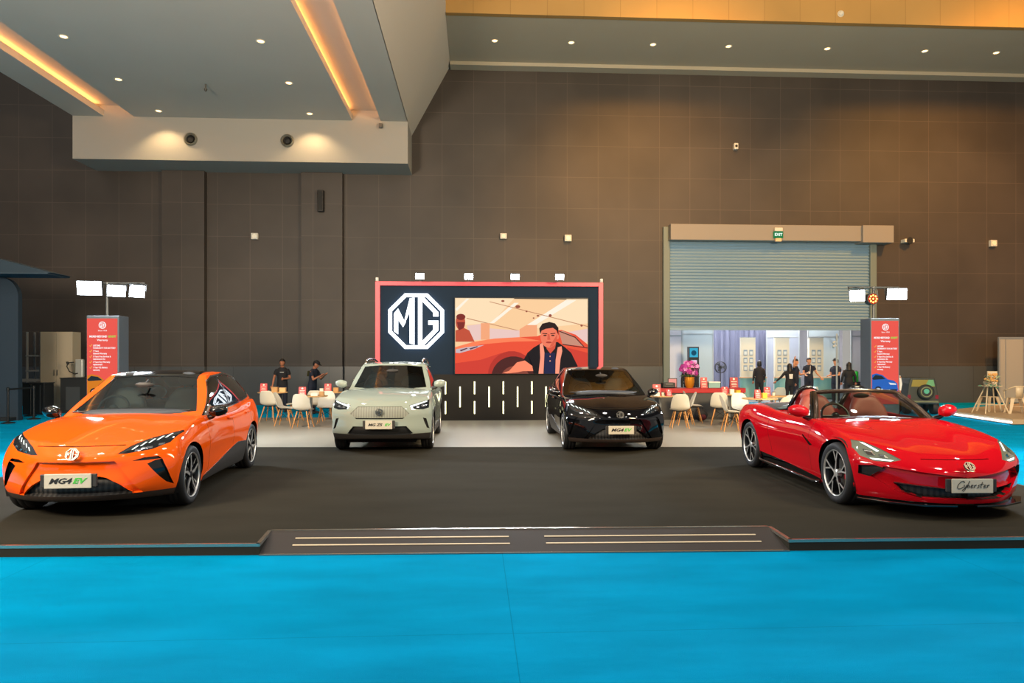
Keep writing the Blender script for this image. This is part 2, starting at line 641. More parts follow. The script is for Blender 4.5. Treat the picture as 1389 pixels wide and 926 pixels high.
# air nozzles and camera on the bulkhead
NOZ = mat('nozzle_metal', '#8f8a7c', 0.35, 0.6)
DARK = mat('flat_black', '#0c0c0d', 0.6)
for x, s in ((-10.19, 'left'), (-6.78, 'right')):
    o = empty('air_nozzle', (x, 25.4, 9.62))
    tag(o, 'round metal air jet nozzle on the white bulkhead, the %s one of two' % s, 'air vent', 'air nozzles on the bulkhead')
    b = MB()
    b.lathe([(0.20, 0), (0.235, -0.02), (0.235, -0.05), (0.19, -0.09), (0.15, -0.04)], 28, axis='y', cap=False)
    b.build('nozzle_ring', NOZ, o, smooth=50)
    b = MB()
    b.lathe([(0.15, -0.03), (0.12, -0.08), (0.07, -0.03)], 24, axis='y', cap=False)
    b.ball((0, -0.01, 0), 0.15, 16, (1, 0.35, 1))
    b.build('nozzle_cup', DARK, o, smooth=50)
o = empty('surveillance_camera', (-3.43, 25.4, 10.25))
tag(o, 'tiny dark camera box at the right end of the white bulkhead', 'camera')
bx('housing', mat('camera_grey', '#55524c', 0.5), -0.06, 0.06, -0.2, -0.05, -0.14, 0.02, o, 0.02)
bx('mount', mat('camera_mount', '#b0aca2', 0.5), -0.05, 0.05, -0.06, 0, -0.02, 0.08, o, 0.01)
o = empty('sprinkler_head', (-8.48, 22.27, zc))
tag(o, 'small dark sprinkler drop hanging from the middle of the white ceiling', 'sprinkler')
b = MB(); b.lathe([(0.03, 0), (0.02, -0.02), (0.02, -0.14), (0.05, -0.15), (0.04, -0.2), (0.01, -0.24)], 10); b.build('stem', mat('sprinkler_metal', '#4b4842', 0.4, 0.5), o, smooth=40)

# little devices on the brown wall
DEVW = mat('device_white', '#c9c6bd', 0.5)
def wall_box(x, z, w, h, d, m, name, label, cat, led=None):
    o = empty(name, (x, 27, z))
    tag(o, label, cat)
    b = MB()
    b.box(-w / 2, w / 2, -d, 0, -h / 2, h / 2)
    b.build('housing', m, o, bevel=0.02)
    b = MB()
    b.lathe([(w * 0.3, -d - 0.012), (w * 0.34, -d)], 16, axis='y')
    b.build('cover', led or DARK, o)
wall_box(-8.42, 6.44, 0.26, 0.24, 0.14, DEVW, 'wall_sensor', 'white box sensor on the brown wall between the two columns', 'sensor', mat('lens_cream', '#e8e3d4', 0.4))
wall_box(1.08, 6.53, 0.26, 0.22, 0.14, DEVW, 'wall_sensor', 'beige box sensor on the brown wall above the middle of the backdrop', 'sensor', mat('lens_cream'))
wall_box(3.60, 6.47, 0.27, 0.26, 0.16, DEVW, 'wall_sensor', 'white box sensor on the wall above the right end of the backdrop', 'sensor', mat('lens_cream'))
wall_box(20.85, 6.42, 0.26, 0.26, 0.16, DEVW, 'wall_sensor', 'white box sensor on the wall at the far right', 'sensor', mat('lens_cream'))
wall_box(17.25, 6.47, 0.40, 0.14, 0.3, DEVW, 'bullet_camera', 'pale bullet camera on the wall right of the roller shutter', 'camera')
wall_box(10.26, 10.15, 0.16, 0.24, 0.2, DEVW, 'wall_spotlight', 'small pale fitting high on the wall above the roller shutter', 'fitting')
o = empty('column_speaker', (-5.86, 26.72, 7.78))
tag(o, 'black slim loudspeaker mounted on the right-hand column', 'speaker')
bx('cabinet', mat('speaker_black', '#1a1817', 0.5), -0.11, 0.11, -0.24, -0.03, -0.45, 0.36, o, 0.02)
bx('bracket', mat('speaker_bracket', '#2a2725', 0.5), -0.05, 0.05, -0.05, 0, -0.1, 0.1, o)
b = MB(); b.box(-0.09, 0.09, -0.25, -0.238, -0.41, 0.32); b.build('grille', mat('speaker_grille', '#242220', 0.8), o)
for i, (px, pz) in enumerate(((-12.9, 11.1), (4.6, 9.95), (11.9, 9.95))):
    pass
o = empty('ceiling_detector', (12.3, 22.77, 13.4))
tag(o, 'tiny white detector on the orange lit fascia', 'detector')
b = MB(); b.lathe([(0.09, 0), (0.09, -0.05), (0.05, -0.09)], 16, axis='y'); b.build('dome', DEVW, o, smooth=40)
b = MB(); b.lathe([(0.11, 0.008), (0.11, -0.012)], 16, axis='y'); b.build('base_plate', DL_TRIM, o)

# ---- roller shutter door
FRAME = mat('door_frame_paint', '#6a7672', 0.5)
STEEL = mat('shutter_steel', '#7a97ae', 0.4, 0.2)
BOXM = mat('shutter_housing_paint', '#857f78', 0.55)
dr = empty('door_1', (0, 27, 0))
tag(dr, 'half-raised grey roller shutter in the brown wall', kind='structure')
rows = []
z = 2.96
n = 30
step = (6.62 - 2.96) / n
sh = MB()
prof = []
for i in range(n):
    z0 = 2.96 + i * step
    for a in range(6):
        t_ = a / 6
        prof.append((z0 + t_ * step, -0.02 - 0.05 * math.sin(PI * min(1, t_ * 1.25)) if t_ < 0.8 else -0.02))
sh.sheet([[(DX0 - 0.0, y, z) for z, y in prof], [(15.72, y, z) for z, y in prof]])
sh.box(DX0, 15.72, -0.06, 0.0, 2.90, 3.0)
o = sh.build('shutter_curtain', STEEL, dr, smooth=60)
t = MB(); t.box(7.36, 7.62, -0.16, 0.5, 0, 6.95); t.box(15.72, 15.98, -0.16, 0.5, 0, 6.35)
t.build('guide_rail', FRAME, dr, bevel=0.015)
t = MB(); t.box(7.55, 15.2, -0.5, 0, 6.38, 7.0)
t.build('housing', BOXM, dr, bevel=0.02)
t = MB(); t.box(15.15, 16.4, -0.62, 0, 6.32, 7.0)
t.build('motor_box', BOXM, dr, bevel=0.02)
es = empty('exit_sign', (11.78, 26.46, 6.63))
tag(es, 'green and white exit sign on the roller shutter housing', 'sign')
bx('sign_board', glow('exit_green', '#1f8a50', 0.8), -0.19, 0.19, -0.05, 0.0, -0.16, 0.1, es, 0.01)
bx('sign_cap', DEVW, -0.16, 0.16, -0.09, 0.02, 0.1, 0.24, es, 0.02)
bx('lamp_box', mat('exit_lamp', '#d9b58c', 0.5), -0.12, 0.12, -0.08, 0.03, -0.3, -0.17, es, 0.02)
text_mesh('lettering', 'EXIT', 0.15, glow('exit_letter', '#eafff0', 1.2), es, (0, -0.052, -0.03), bold=0.004)

# ---- the room behind the shutter
RW = mat('partition_white', '#cfcdd2', 0.6)
t = MB(); t.box(4, 19, 35, 35.2, 0, 6); tag(t.build('wall_room_back', RW), kind='structure')
t = MB(); t.box(7.5, 7.6, 27.5, 35, 0, 6); tag(t.build('wall_room_left', RW), kind='structure')
t = MB(); t.box(19.5, 19.6, 27.5, 35, 0, 6); tag(t.build('wall_room_right', RW), kind='structure')
t = MB(); t.box(4, 19.6, 27.5, 35.2, 5.6, 5.8); tag(t.build('ceiling_room', RW), kind='structure')
tag(bx('floor_room', mat('room_floor', '#6f7c86', 0.5), 7.6, 19.5, 27.5, 35, 0.0, 0.012), kind='structure')

# ---- raised stand floor
stand = empty('exhibition_platform', (0, 0, 0))
tag(stand, 'low black carpeted platform with a pale rear half that carries the four cars', 'platform')
PE = [(-8.1, 6.44), (-1.95, 6.295), (-1.93, 6.79), (2.85, 6.69), (2.82, 6.195), (8.0, 6.13), (8.0, 12.66), (0.07, 13.05), (-6.4, 13.38)]
# left and right platform edges run back from the front corners
black = [(-6.82, 6.42), (-1.93, 6.30), (-1.97, 6.79), (2.88, 6.69), (2.86, 6.19), (7.0, 6.14), (7.36, 12.70), (0.07, 13.05), (-6.46, 13.37)]
t = MB(); t.prism(black, 0.0, 0.1, 'z'); t.build('black_carpet_deck', BLACKC, stand)
GREY = mat('pale_vinyl_floor', '#948f83', 0.4, noise=0.05, nscale=1.5, bump=0.02)
grey = [(-6.46, 13.37), (0.07, 13.05), (7.36, 12.70), (7.75, 19.75), (-6.14, 19.9)]
t = MB(); t.prism(grey, 0.0, 0.1, 'z'); t.build('pale_rear_deck', GREY, stand)
ALU = mat('edge_aluminium', '#b9b2a4', 0.25, 0.9)
t = MB()
def edge_strip(t, p, q, z0=0.078, z1=0.104, w=0.03):
    a, b = Vector((p[0], p[1], 0)), Vector((q[0], q[1], 0))
    d = (b - a).normalized(); nrm = Vector((d.y, -d.x, 0)) * w
    vs = [t.bm.verts.new(v) for v in (a + Vector((0, 0, z0)) + nrm * 0.2, b + Vector((0, 0, z0)) + nrm * 0.2, b + Vector((0, 0, z1)) + nrm * 0.2, a + Vector((0, 0, z1)) + nrm * 0.2,
                                      a - nrm + Vector((0, 0, z0)), b - nrm + Vector((0, 0, z0)), b - nrm + Vector((0, 0, z1)), a - nrm + Vector((0, 0, z1)))]
    for f in ((0, 1, 2, 3), (7, 6, 5, 4), (4, 5, 1, 0), (3, 2, 6, 7), (1, 5, 6, 2), (4, 0, 3, 7)):
        t.bm.faces.new([vs[i] for i in f])
for p, q in ((black[0], black[1]), (black[1], black[2]), (black[2], black[3]), (black[3], black[4]), (black[4], black[5]), (black[5], black[6])):
    edge_strip(t, p, q)
edge_strip(t, black[8], black[0])
t.build('edge_trim', ALU, stand)
# access ramp let into the front edge
RAMP = mat('ramp_rubber', '#2e2825', 0.7, bump=0.05)
t = MB()
A = [(-1.97, 6.78, 0.098), (2.88, 6.68, 0.098), (2.86, 6.17, 0.006), (-1.93, 6.28, 0.006)]
vs = [t.bm.verts.new(v) for v in A]; vb = [t.bm.verts.new((v[0], v[1], 0.0)) for v in A]
t.bm.faces.new(vs); t.bm.faces.new(vb[::-1])
for i in range(4):
    t.bm.faces.new((vs[i], vb[i], vb[(i + 1) % 4], vs[(i + 1) % 4]))
rp = t.build('ramp', RAMP, stand, recalc=True)
t = MB()
def ramp_pt(u, v):
    p0 = Vector(A[0]).lerp(Vector(A[1]), u); p1 = Vector(A[3]).lerp(Vector(A[2]), u)
    return p0.lerp(p1, v) + Vector((0, 0, 0.004))
def ramp_strip(b, u0, u1, v, w):
    q = [b.bm.verts.new(ramp_pt(u, vv)) for u, vv in ((u0, v - w), (u1, v - w), (u1, v + w), (u0, v + w))]
    q2 = [b.bm.verts.new(v_.co - Vector((0, 0, 0.008))) for v_ in q]
    b.bm.faces.new(q[::-1]); b.bm.faces.new(q2)
    for i in range(4):
        b.bm.faces.new((q[i], q[(i + 1) % 4], q2[(i + 1) % 4], q2[i]))
STRIP = mat('anti_slip_strip', '#d9c7a8', 0.5)
for u0, u1, v in ((0.055, 0.47, 0.33), (0.055, 0.47, 0.62), (0.54, 0.96, 0.33), (0.54, 0.96, 0.62)):
    b = MB(); ramp_strip(b, u0, u1, v, 0.016); b.build('grip_strip', STRIP, rp, recalc=True)
b = MB(); ramp_strip(b, 0.0, 1.0, 0.985, 0.014); b.build('foot_trim', ALU, rp, recalc=True)
# ================================================================ CARS
TYRE = mat('tyre_rubber', '#17171a', 0.65, noise=0.1)
WELL = mat('wheel_well_black', '#050505', 0.9)
DKPL = mat('dark_trim_plastic', '#2b2826', 0.5)
GLBK = mat('gloss_black_trim', '#0a0a0c', 0.12, coat=0.6)
RIMD = mat('rim_dark', '#24262b', 0.3, 0.6)
RIMS = mat('rim_machined', '#d6d6d4', 0.3, 0.7)
CHROME = mat('chrome', '#dcdcdc', 0.12, 1.0)
GLASS = glass_mat('tinted_glass', '#a3b0ad', 0.06)
GLASSD = glass_mat('dark_privacy_glass', '#4a5052', 0.22)
LENSG = glass_mat('lamp_lens', '#c9d2d4', 0.05)
SEATD = mat('dark_seat_leather', '#40454d', 0.5)
LEDW = glow('daytime_led', '#f2fbf0', 2.2)
BADGE = mat('badge_chrome', '#565553', 0.35, 0.9)
LAMPIN = mat('lamp_housing', '#23272b', 0.25, 0.5)
PLATE = mat('plate_grey', '#b9b3a4', 0.45)
INK = mat('plate_ink', '#15171a', 0.6)
INKG = mat('plate_green', '#3fae3c', 0.6)
DISC = mat('brake_disc', '#7e7d7b', 0.35, 0.9)


def subdiv_bm(bm, lv):
    me = bpy.data.meshes.new('tmp')
    bm.to_mesh(me)
    bm.free()
    o = bpy.data.objects.new('tmp', me)
    COL.objects.link(o)
    s = o.modifiers.new('s', 'SUBSURF')
    s.levels = s.render_levels = lv
    dg = bpy.context.evaluated_depsgraph_get()
    m2 = bpy.data.meshes.new_from_object(o.evaluated_get(dg))
    bpy.data.objects.remove(o)
    bpy.data.meshes.remove(me)
    b = bmesh.new()
    b.from_mesh(m2)
    bpy.data.meshes.remove(m2)
    b.normal_update()
    return b


def gridbox(us, vs, ws, f, lv=2):
    bm = bmesh.new()
    V = {}

    def g(i, j, k):
        if (i, j, k) not in V:
            V[i, j, k] = bm.verts.new(f(us[i], vs[j], ws[k]))
        return V[i, j, k]
    I, J, K = len(us) - 1, len(vs) - 1, len(ws) - 1
    for i in range(I):
        for j in range(J):
            for k in (0, K):
                bm.faces.new((g(i, j, k), g(i + 1, j, k), g(i + 1, j + 1, k), g(i, j + 1, k)))
        for k in range(K):
            for j in (0, J):
                bm.faces.new((g(i, j, k), g(i + 1, j, k), g(i + 1, j, k + 1), g(i, j, k + 1)))
    for j in range(J):
        for k in range(K):
            for i in (0, I):
                bm.faces.new((g(i, j, k), g(i, j + 1, k), g(i, j + 1, k + 1), g(i, j, k + 1)))
    bmesh.ops.recalc_face_normals(bm, faces=bm.faces[:])
    return subdiv_bm(bm, lv)


PROJ = {'y': (0, 2), 'x': (1, 2), 'z': (0, 1)}


def cut_region(bm, lay, rid, polys, axis, pred):
    """bisect the surface along a convex outline seen along an axis and mark the faces inside with rid"""
    a, b = PROJ[axis]
    for poly in polys:
        ar = sum(poly[i][0] * poly[(i + 1) % len(poly)][1] - poly[(i + 1) % len(poly)][0] * poly[i][1] for i in range(len(poly)))
        if ar < 0:
            poly = poly[::-1]
        lo = [min(p[i] for p in poly) - 0.12 for i in (0, 1)]
        hi = [max(p[i] for p in poly) + 0.12 for i in (0, 1)]
        fs = []
        for f in bm.faces:
            c = f.calc_center_median()
            if lo[0] < c[a] < hi[0] and lo[1] < c[b] < hi[1] and f[lay] in (0, rid) and pred(c, f.normal):
                fs.append(f)
        for i in range(len(poly)):
            p, q = poly[i], poly[(i + 1) % len(poly)]
            no = Vector((0, 0, 0))
            no[a], no[b] = q[1] - p[1], -(q[0] - p[0])
            no.normalize()
            co = Vector((0, 0, 0))
            co[a], co[b] = p[0], p[1]
            es, vs = set(), set()
            for f in fs:
                es.update(f.edges)
                vs.update(f.verts)
            r = bmesh.ops.bisect_plane(bm, geom=fs + list(es) + list(vs), dist=1e-5, plane_co=co, plane_no=no)
            fs = [f for f in r['geom'] if isinstance(f, bmesh.types.BMFace) and f.is_valid and (f.calc_center_median() - co).dot(no) < 0]
        for f in fs:
            f[lay] = rid


def split_regions(bm, lay, regions, parent, base_name, base_mat):
    """regions: {id: (name, material, push, parent_or_None)}; push None deletes the faces"""
    bm.normal_update()
    made = {}
    groups = {}
    for f in bm.faces:
        groups.setdefault(f[lay], []).append(f)
    for rid, fs in groups.items():
        if rid != 0 and regions[rid][2] is None:
            continue
        name, m, push = (base_name, base_mat, 0.0) if rid == 0 else regions[rid][:3]
        vmap, cos, nos, faces = {}, [], [], []
        for f in fs:
            idx = []
            for v in f.verts:
                if v not in vmap:
                    vmap[v] = len(cos)
                    cos.append(push(v.co, v.normal) if callable(push) else v.co - v.normal * push)
                    nos.append(v.normal.copy())
                idx.append(vmap[v])
            faces.append(idx)
        if rid != 0 and (callable(push) or push):
            fset = set(fs)
            for f in fs:
                for e in f.edges:
                    if sum(1 for lf in e.link_faces if lf in fset) == 1:
                        l = [lp for lp in f.loops if lp.edge == e][0]
                        v0, v1 = l.vert, l.link_loop_next.vert
                        n = len(cos)
                        cos += [cos[vmap[v0]], cos[vmap[v1]], v1.co.copy(), v0.co.copy()]
                        nos += [Vector((0, 0, 0))] * 4
                        faces.append([n + 1, n, n + 3, n + 2])
        me = bpy.data.meshes.new(name)
        me.from_pydata([tuple(c) for c in cos], [], faces)
        me.polygons.foreach_set('use_smooth', [True] * len(me.polygons))
        me.update()
        me.normals_split_custom_set_from_vertices([tuple(n) for n in nos])
        me.materials.append(m)
        o = bpy.data.objects.new(name, me)
        COL.objects.link(o)
        o.parent = (made.get(regions[rid][3]) if rid != 0 and len(regions[rid]) > 3 and regions[rid][3] else None) or parent
        if rid == 0 or True:
            made[rid] = o
    bm.free()
    return made


def ngon(cx, cy, r, n=24, ry=None):
    return [(cx + r * math.cos(2 * PI * i / n), cy + (ry or r) * math.sin(2 * PI * i / n)) for i in range(n)]


def make_wheel(r, width, style, rim_face, cal):
    """wheel about local X, outer face towards +X"""
    w = empty('wheel')
    h = width / 2
    rr = r * 0.745
    b = MB()
    b.lathe([(rr, -h * 0.8), (r * 0.86, -h * 0.98), (r * 0.95, -h * 0.9), (r * 0.995, -h * 0.62), (r, -h * 0.3), (r * 0.992, -h * 0.28), (r * 0.992, -h * 0.22), (r, -h * 0.2), (r, h * 0.2),
             (r * 0.992, h * 0.22), (r * 0.992, h * 0.28), (r, h * 0.3), (r * 0.995, h * 0.62), (r * 0.95, h * 0.9), (r * 0.86, h * 0.98), (rr, h * 0.86)], 48, axis='x', cap=False)
    b.build('tyre', TYRE, w, smooth=60)
    b = MB()
    b.lathe([(rr, -h * 0.8), (rr * 0.9, -h * 0.5), (rr * 0.9, h * 0.45), (rr * 0.93, h * 0.62), (rr * 0.97, h * 0.82), (rr * 1.005, h * 0.88)], 48, axis='x', cap=False)
    b.lathe([(0.02, h * 0.0), (rr * 0.9, h * -0.1)], 32, axis='x')
    rim = b.build('rim', RIMD, w, smooth=50)
    b = MB()
    b.lathe([(rr * 0.965, h * 0.80), (rr * 0.97, h * 0.9), (rr * 1.0, h * 0.93), (rr * 1.01, h * 0.88)], 48, axis='x', cap=False)
    b.build('rim_lip', rim_face, rim, smooth=60)
    b = MB()
    b.lathe([(rr * 0.2, h * 0.25), (rr * 0.62, h * 0.25), (rr * 0.62, h * 0.31), (rr * 0.2, h * 0.33)], 36, axis='x')
    b.build('brake_disc', DISC, w, smooth=40)
    if cal:
        b = MB()
        pts = [(rr * k * math.cos(a), rr * k * math.sin(a)) for k, a in ((0.42, -0.5), (0.66, -0.45), (0.7, 0), (0.66, 0.45), (0.42, 0.5))]
        b.prism(pts, h * 0.2, h * 0.42, 'x')
        b.build('brake_caliper', cal, w, bevel=0.006)
    def spoke(bm_, pts, x0, x1, ang):
        ca, sa = math.cos(ang), math.sin(ang)
        bm_.prism([(p[0] * rr * ca - p[1] * rr * sa, p[0] * rr * sa + p[1] * rr * ca) for p in pts], x0, x1, 'x')
    n = 5
    for i in range(n):
        a = i * 2 * PI / n + PI / 2
        b, c = MB(), MB()
        if style == 'turbine':      # broad dark blades with machined edges
            spoke(b, [(0.12, -0.10), (0.5, -0.20), (0.96, -0.10), (0.97, 0.10), (0.55, 0.02), (0.12, 0.10)], h * 0.55, h * 0.78, a)
            spoke(b, [(0.30, 0.08), (0.62, 0.22), (0.95, 0.32), (0.90, 0.42), (0.5, 0.26)], h * 0.52, h * 0.70, a)
            spoke(c, [(0.12, -0.02), (0.5, -0.09), (0.965, 0.02), (0.965, 0.10), (0.55, 0.03), (0.12, 0.09)], h * 0.78, h * 0.81, a)
            spoke(c, [(0.60, 0.24), (0.93, 0.345), (0.90, 0.41), (0.55, 0.28)], h * 0.70, h * 0.725, a)
        else:                        # slim split spokes with a kinked fork
            spoke(b, [(0.10, -0.07), (0.55, -0.10), (0.96, -0.22), (0.97, -0.12), (0.60, -0.02), (0.10, 0.07)], h * 0.55, h * 0.80, a)
            spoke(b, [(0.45, -0.04), (0.62, 0.02), (0.97, 0.20), (0.93, 0.29), (0.50, 0.06)], h * 0.52, h * 0.76, a)
            spoke(c, [(0.12, -0.04), (0.56, -0.08), (0.965, -0.21), (0.965, -0.14), (0.60, -0.03), (0.12, 0.04)], h * 0.80, h * 0.83, a)
            spoke(c, [(0.48, -0.01), (0.62, 0.04), (0.965, 0.21), (0.94, 0.275), (0.52, 0.05)], h * 0.76, h * 0.79, a)
        s = b.build('spoke', RIMD, w, bevel=0.004)
        c.build('machined_face', rim_face, w)
    b = MB()
    b.lathe([(rr * 0.20, h * 0.4), (rr * 0.19, h * 0.78), (rr * 0.13, h * 0.84), (rr * 0.02, h * 0.84)], 20, axis='x')
    b.build('hub_cap', RIMS if style != 'turbine' else RIMD, w, smooth=40)
    return w


def car_seat(parent, x, y, z, m, w=0.25, h=0.62, lean=0.25, head=True):
    b = MB()
    rows = []
    for i in range(9):
        t = i / 8
        ww = w * (0.86 + 0.22 * math.sin(PI * min(1, t * 1.1))) * (1 - 0.35 * max(0, t - 0.75) / 0.25)
        row = []
        for k in range(16):
            a = 2 * PI * k / 16
            cx, cy = math.cos(a), math.sin(a)
            px = ww * math.copysign(abs(cx) ** 0.6, cx)
            py = 0.085 * math.copysign(abs(cy) ** 0.7, cy) - 0.05 * (abs(px) / w) ** 3
            row.append((x + px, y + py + lean * t * h, z + t * h))
        rows.append(row)
    b.sheet(rows, True)
    b.bm.faces.new([v for v in list(b.bm.verts)[-16:]])
    s = b.build('seat', m, parent, smooth='all', sub=1)
    if head:
        b = MB()
        vs = b.ball((x, y + lean * h + 0.03, z + h + 0.10), 0.13, 16, (1.0, 0.42, 0.78))
        b.tube([(x - 0.05, y + lean * h + 0.02, z + h - 0.05), (x - 0.05, y + lean * h + 0.03, z + h + 0.05)], 0.008)
        b.tube([(x + 0.05, y + lean * h + 0.02, z + h - 0.05), (x + 0.05, y + lean * h + 0.03, z + h + 0.05)], 0.008)
        b.build('headrest', m, s, smooth='all')
    return s


def steering_wheel(parent, x, y, z, m):
    b = MB()
    c = Vector((x, y, z))
    t = math.radians(25)
    def P(a, r):
        return c + Vector((r * math.cos(a), r * math.sin(a) * math.sin(t), r * math.sin(a) * math.cos(t)))
    b.tube([P(2 * PI * i / 28, 0.18) for i in range(28)], 0.016, 8, closed=True)
    for a in (0, PI, -PI / 2):
        b.tube([P(a, 0.04), P(a, 0.18)], 0.018, 6)
    b.ball(c, 0.06, 12, (1, 0.5, 1))
    b.build('steering_wheel', m, parent, smooth=60)


def side_mirror(parent, x, y, z, s, shell, foot, w=0.22, h=0.15):
    b = MB()
    rows = []
    for i in range(9):
        t = i / 8
        k = math.sin(PI * (0.12 + 0.80 * t)) ** 0.6
        row = []
        for q in range(14):
            a = 2 * PI * q / 14
            ca, sa = math.cos(a), math.sin(a)
            row.append((x + s * (t * w), y + 0.03 * t + 0.085 * k * ca * (1.15 if ca < 0 else 0.7), z + 0.02 * t + h * 0.5 * k * math.copysign(abs(sa) ** 0.8, sa)))
        rows.append(row)
    b.sheet(rows, True)
    b.bm.verts.ensure_lookup_table()
    vv = list(b.bm.verts)
    b.bm.faces.new(vv[:14][::-1])
    b.bm.faces.new(vv[-14:])
    o = b.build('side_mirror', shell, parent, smooth=60, recalc=True)
    b = MB()
    b.tube([(x - s * 0.07, y + 0.04, z - h * 0.62), (x + s * 0.02, y + 0.02, z - h * 0.45), (x + s * 0.07, y + 0.01, z - h * 0.2)], [0.035, 0.028, 0.025], 8)
    b.build('mirror_stalk', foot, o, smooth=60)
    b = MB()
    b.prism([(x + s * (w * 0.15), z - h * 0.36), (x + s * w * 0.88, z - h * 0.30), (x + s * w * 0.88, z + h * 0.38), (x + s * w * 0.2, z + h * 0.36)], y + 0.055, y + 0.075)
    b.build('mirror_glass', CHROME, o)
    return o


def plate(parent, x, y, z, w, h, lines, tilt=0.0):
    o = empty('number_plate', (x, y, z), 0, parent)
    o.rotation_euler = (tilt, 0, 0)
    bx('plate_board', PLATE, -w / 2, w / 2, -0.008, 0.008, -h / 2, h / 2, o, 0.006)
    bx('plate_bracket', DKPL, -w / 2 - 0.045, w / 2 + 0.045, 0.006, 0.035, -h / 2 + 0.01, h / 2 - 0.005, o, 0.006)
    for s, dx, m, size, shear, sx in lines:
        text_mesh('lettering', s, size, m, o, (dx, -0.0095, 0), shear=shear, sx=sx, bold=size * 0.03)
    return o


def build_car(S):
    """S: a dict describing one car; returns the car's Empty, standing at its front axle"""
    car = empty('car', S['loc'], math.radians(S['rz']))
    tag(car, S['label'], 'car')
    PAINT = S['paint']
    fr, re, hw, top, bot = S['front'], S['rear'], S['hw'], S['top'], S['bot']

    def fb(u, v, w):
        y = fr(u, w) + (re(u, w) - fr(u, w)) * v
        zb, zt = bot(y), top(y, u)
        return (u * hw(y, w), y, zb + (zt - zb) * w)
    bm = gridbox(S['us'], S['vs'], S['ws'], fb)
    lay = bm.faces.layers.int.new('region')
    r, wbs = S['wheel_r'], S['wb']
    regs = {}
    nid = [0]

    def add(name, m, push, polys, axis, pred, parent_rid=None):
        nid[0] += 1
        regs[nid[0]] = (name, m, push, parent_rid)
        cut_region(bm, lay, nid[0], polys, axis, pred)
        return nid[0]
    for s in (1, -1):
        for yy in (0, wbs):
            add('arch', WELL, None, [ngon(yy, r - 0.01, S['arch_r'], 28)], 'x', lambda c, n, s=s: c.x * s > 0.35 and (n.x * s > 0.02 or c.z < 0.4))
    ids = {}

    def add_all(cuts, ypred, xpred, zpred):
        for cut in cuts:
            name, m, push, polys, axis, side = cut[:6]
            par = cut[6] if len(cut) > 6 else None
            if name in ('led_strip', 'reflector') and len(polys) > 1:
                add_all([(name, m, push, [q], axis, side, par) for q in polys], ypred, xpred, zpred)
                continue
            if axis == 'y':
                for s in ((1, -1) if side == 'both' else (0,)):
                    pl = [[(p[0] * (s or 1), p[1]) for p in q] for q in polys]
                    ids.setdefault((name, s), []).append((add(name, m, push, pl, 'y', ypred), par))
            elif axis == 'x':
                for s in (1, -1):
                    ids.setdefault((name, s), []).append((add(name, m, push, polys, 'x', lambda c, n, s=s: xpred(c, n, s)), par))
            else:
                ids.setdefault((name, 0), []).append((add(name, m, push, polys, 'z', zpred), par))

    def reparent(made):
        for (name, s), lst in ids.items():
            for rid, par in lst:
                if par and rid in made and (par, s) in ids and ids[par, s][0][0] in made:
                    made[rid].parent = made[ids[par, s][0][0]]
        ids.clear()
    add_all(S['cuts'], lambda c, n: n.y < -0.03 and c.y < 0.9, lambda c, n, s: n.x * s > 0.05 and c.x * s > 0.2, lambda c, n: n.z > 0.15)
    made = split_regions(bm, lay, regs, car, 'body_shell', PAINT)
    reparent(made)
    # wheel wells
    for s in (1, -1):
        for yy in (0, wbs):
            b = MB()
            ro = S['arch_r'] + 0.012
            hwid = hw(yy, 0.5)
            pts = [(ro * math.cos(a), ro * math.sin(a)) for a in [-0.35 + (PI + 0.7) * i / 20 for i in range(21)]]
            xo, xi = hwid - S.get('well_out', 0.05), 0.42
            b.sheet([[(s * xo, yy + p[0], r + p[1]) for p in pts], [(s * xi, yy + p[0], r + p[1]) for p in pts]])
            c = [b.bm.verts.new((s * xi, yy + p[0] * 1.0, r + p[1])) for p in pts]
            b.bm.faces.new(c)
            b.build('wheel_well', WELL, car)
    b = MB()
    b.box(-hw(1, 0.2) + 0.28, hw(1, 0.2) - 0.28, -0.45, wbs + 0.4, 0.17, 0.3)
    b.build('underbody', WELL, car)
    # cabin
    if 'cab' in S:
        C = S['cab']
        bm = gridbox(C['us'], C['vs'], C['ws'], C['f'])
        lay = bm.faces.layers.int.new('region')
        regs.clear()
        nid[0] = 0
        add_all(C['cuts'], lambda c, n: n.y < -0.2 and n.z > 0.05, lambda c, n, s: n.x * s > 0.3, lambda c, n: n.z > 0.5)
        reparent(split_regions(bm, lay, regs, car, 'cabin_shell', PAINT))
    for fn in S.get('extras', ()):
        fn(car)
    # wheels
    w0 = make_wheel(r, S['tyre_w'], S['rim'], S['rim_face'], S.get('caliper'))
    track = S['track']
    first = True
    for s in (1, -1):
        for yy in (0, wbs):
            w = w0 if first else copy_tree(w0, car)
            first = False
            w.parent = car
            w.location = (s * track, yy, r + 0.0006)
            w.rotation_euler = (0.3 * yy, 0, 0 if s > 0 else PI)
    return car
def sstep(a, b, x):
    t = min(1, max(0, (x - a) / (b - a)))
    return t * t * (3 - 2 * t)


US = [-1, -0.95, -0.80, -0.6, -0.40, -0.15, 0.15, 0.40, 0.6, 0.80, 0.95, 1]
WS = [0, 0.06, 0.2, 0.38, 0.52, 0.64, 0.74, 0.84, 0.94, 1]
VS = [0, 0.015, 0.05, 0.09, 0.14, 0.19, 0.25, 0.31, 0.38, 0.46, 0.54, 0.62, 0.70, 0.77, 0.83, 0.88, 0.93, 0.98, 1]
CUS = [-1, -0.96, -0.8, -0.4, 0, 0.4, 0.8, 0.96, 1]
CVS = [0, 0.03, 0.12, 0.26, 0.42, 0.58, 0.74, 0.88, 0.97, 1]
CWS = [0, 0.15, 0.4, 0.65, 0.85, 0.96, 1]


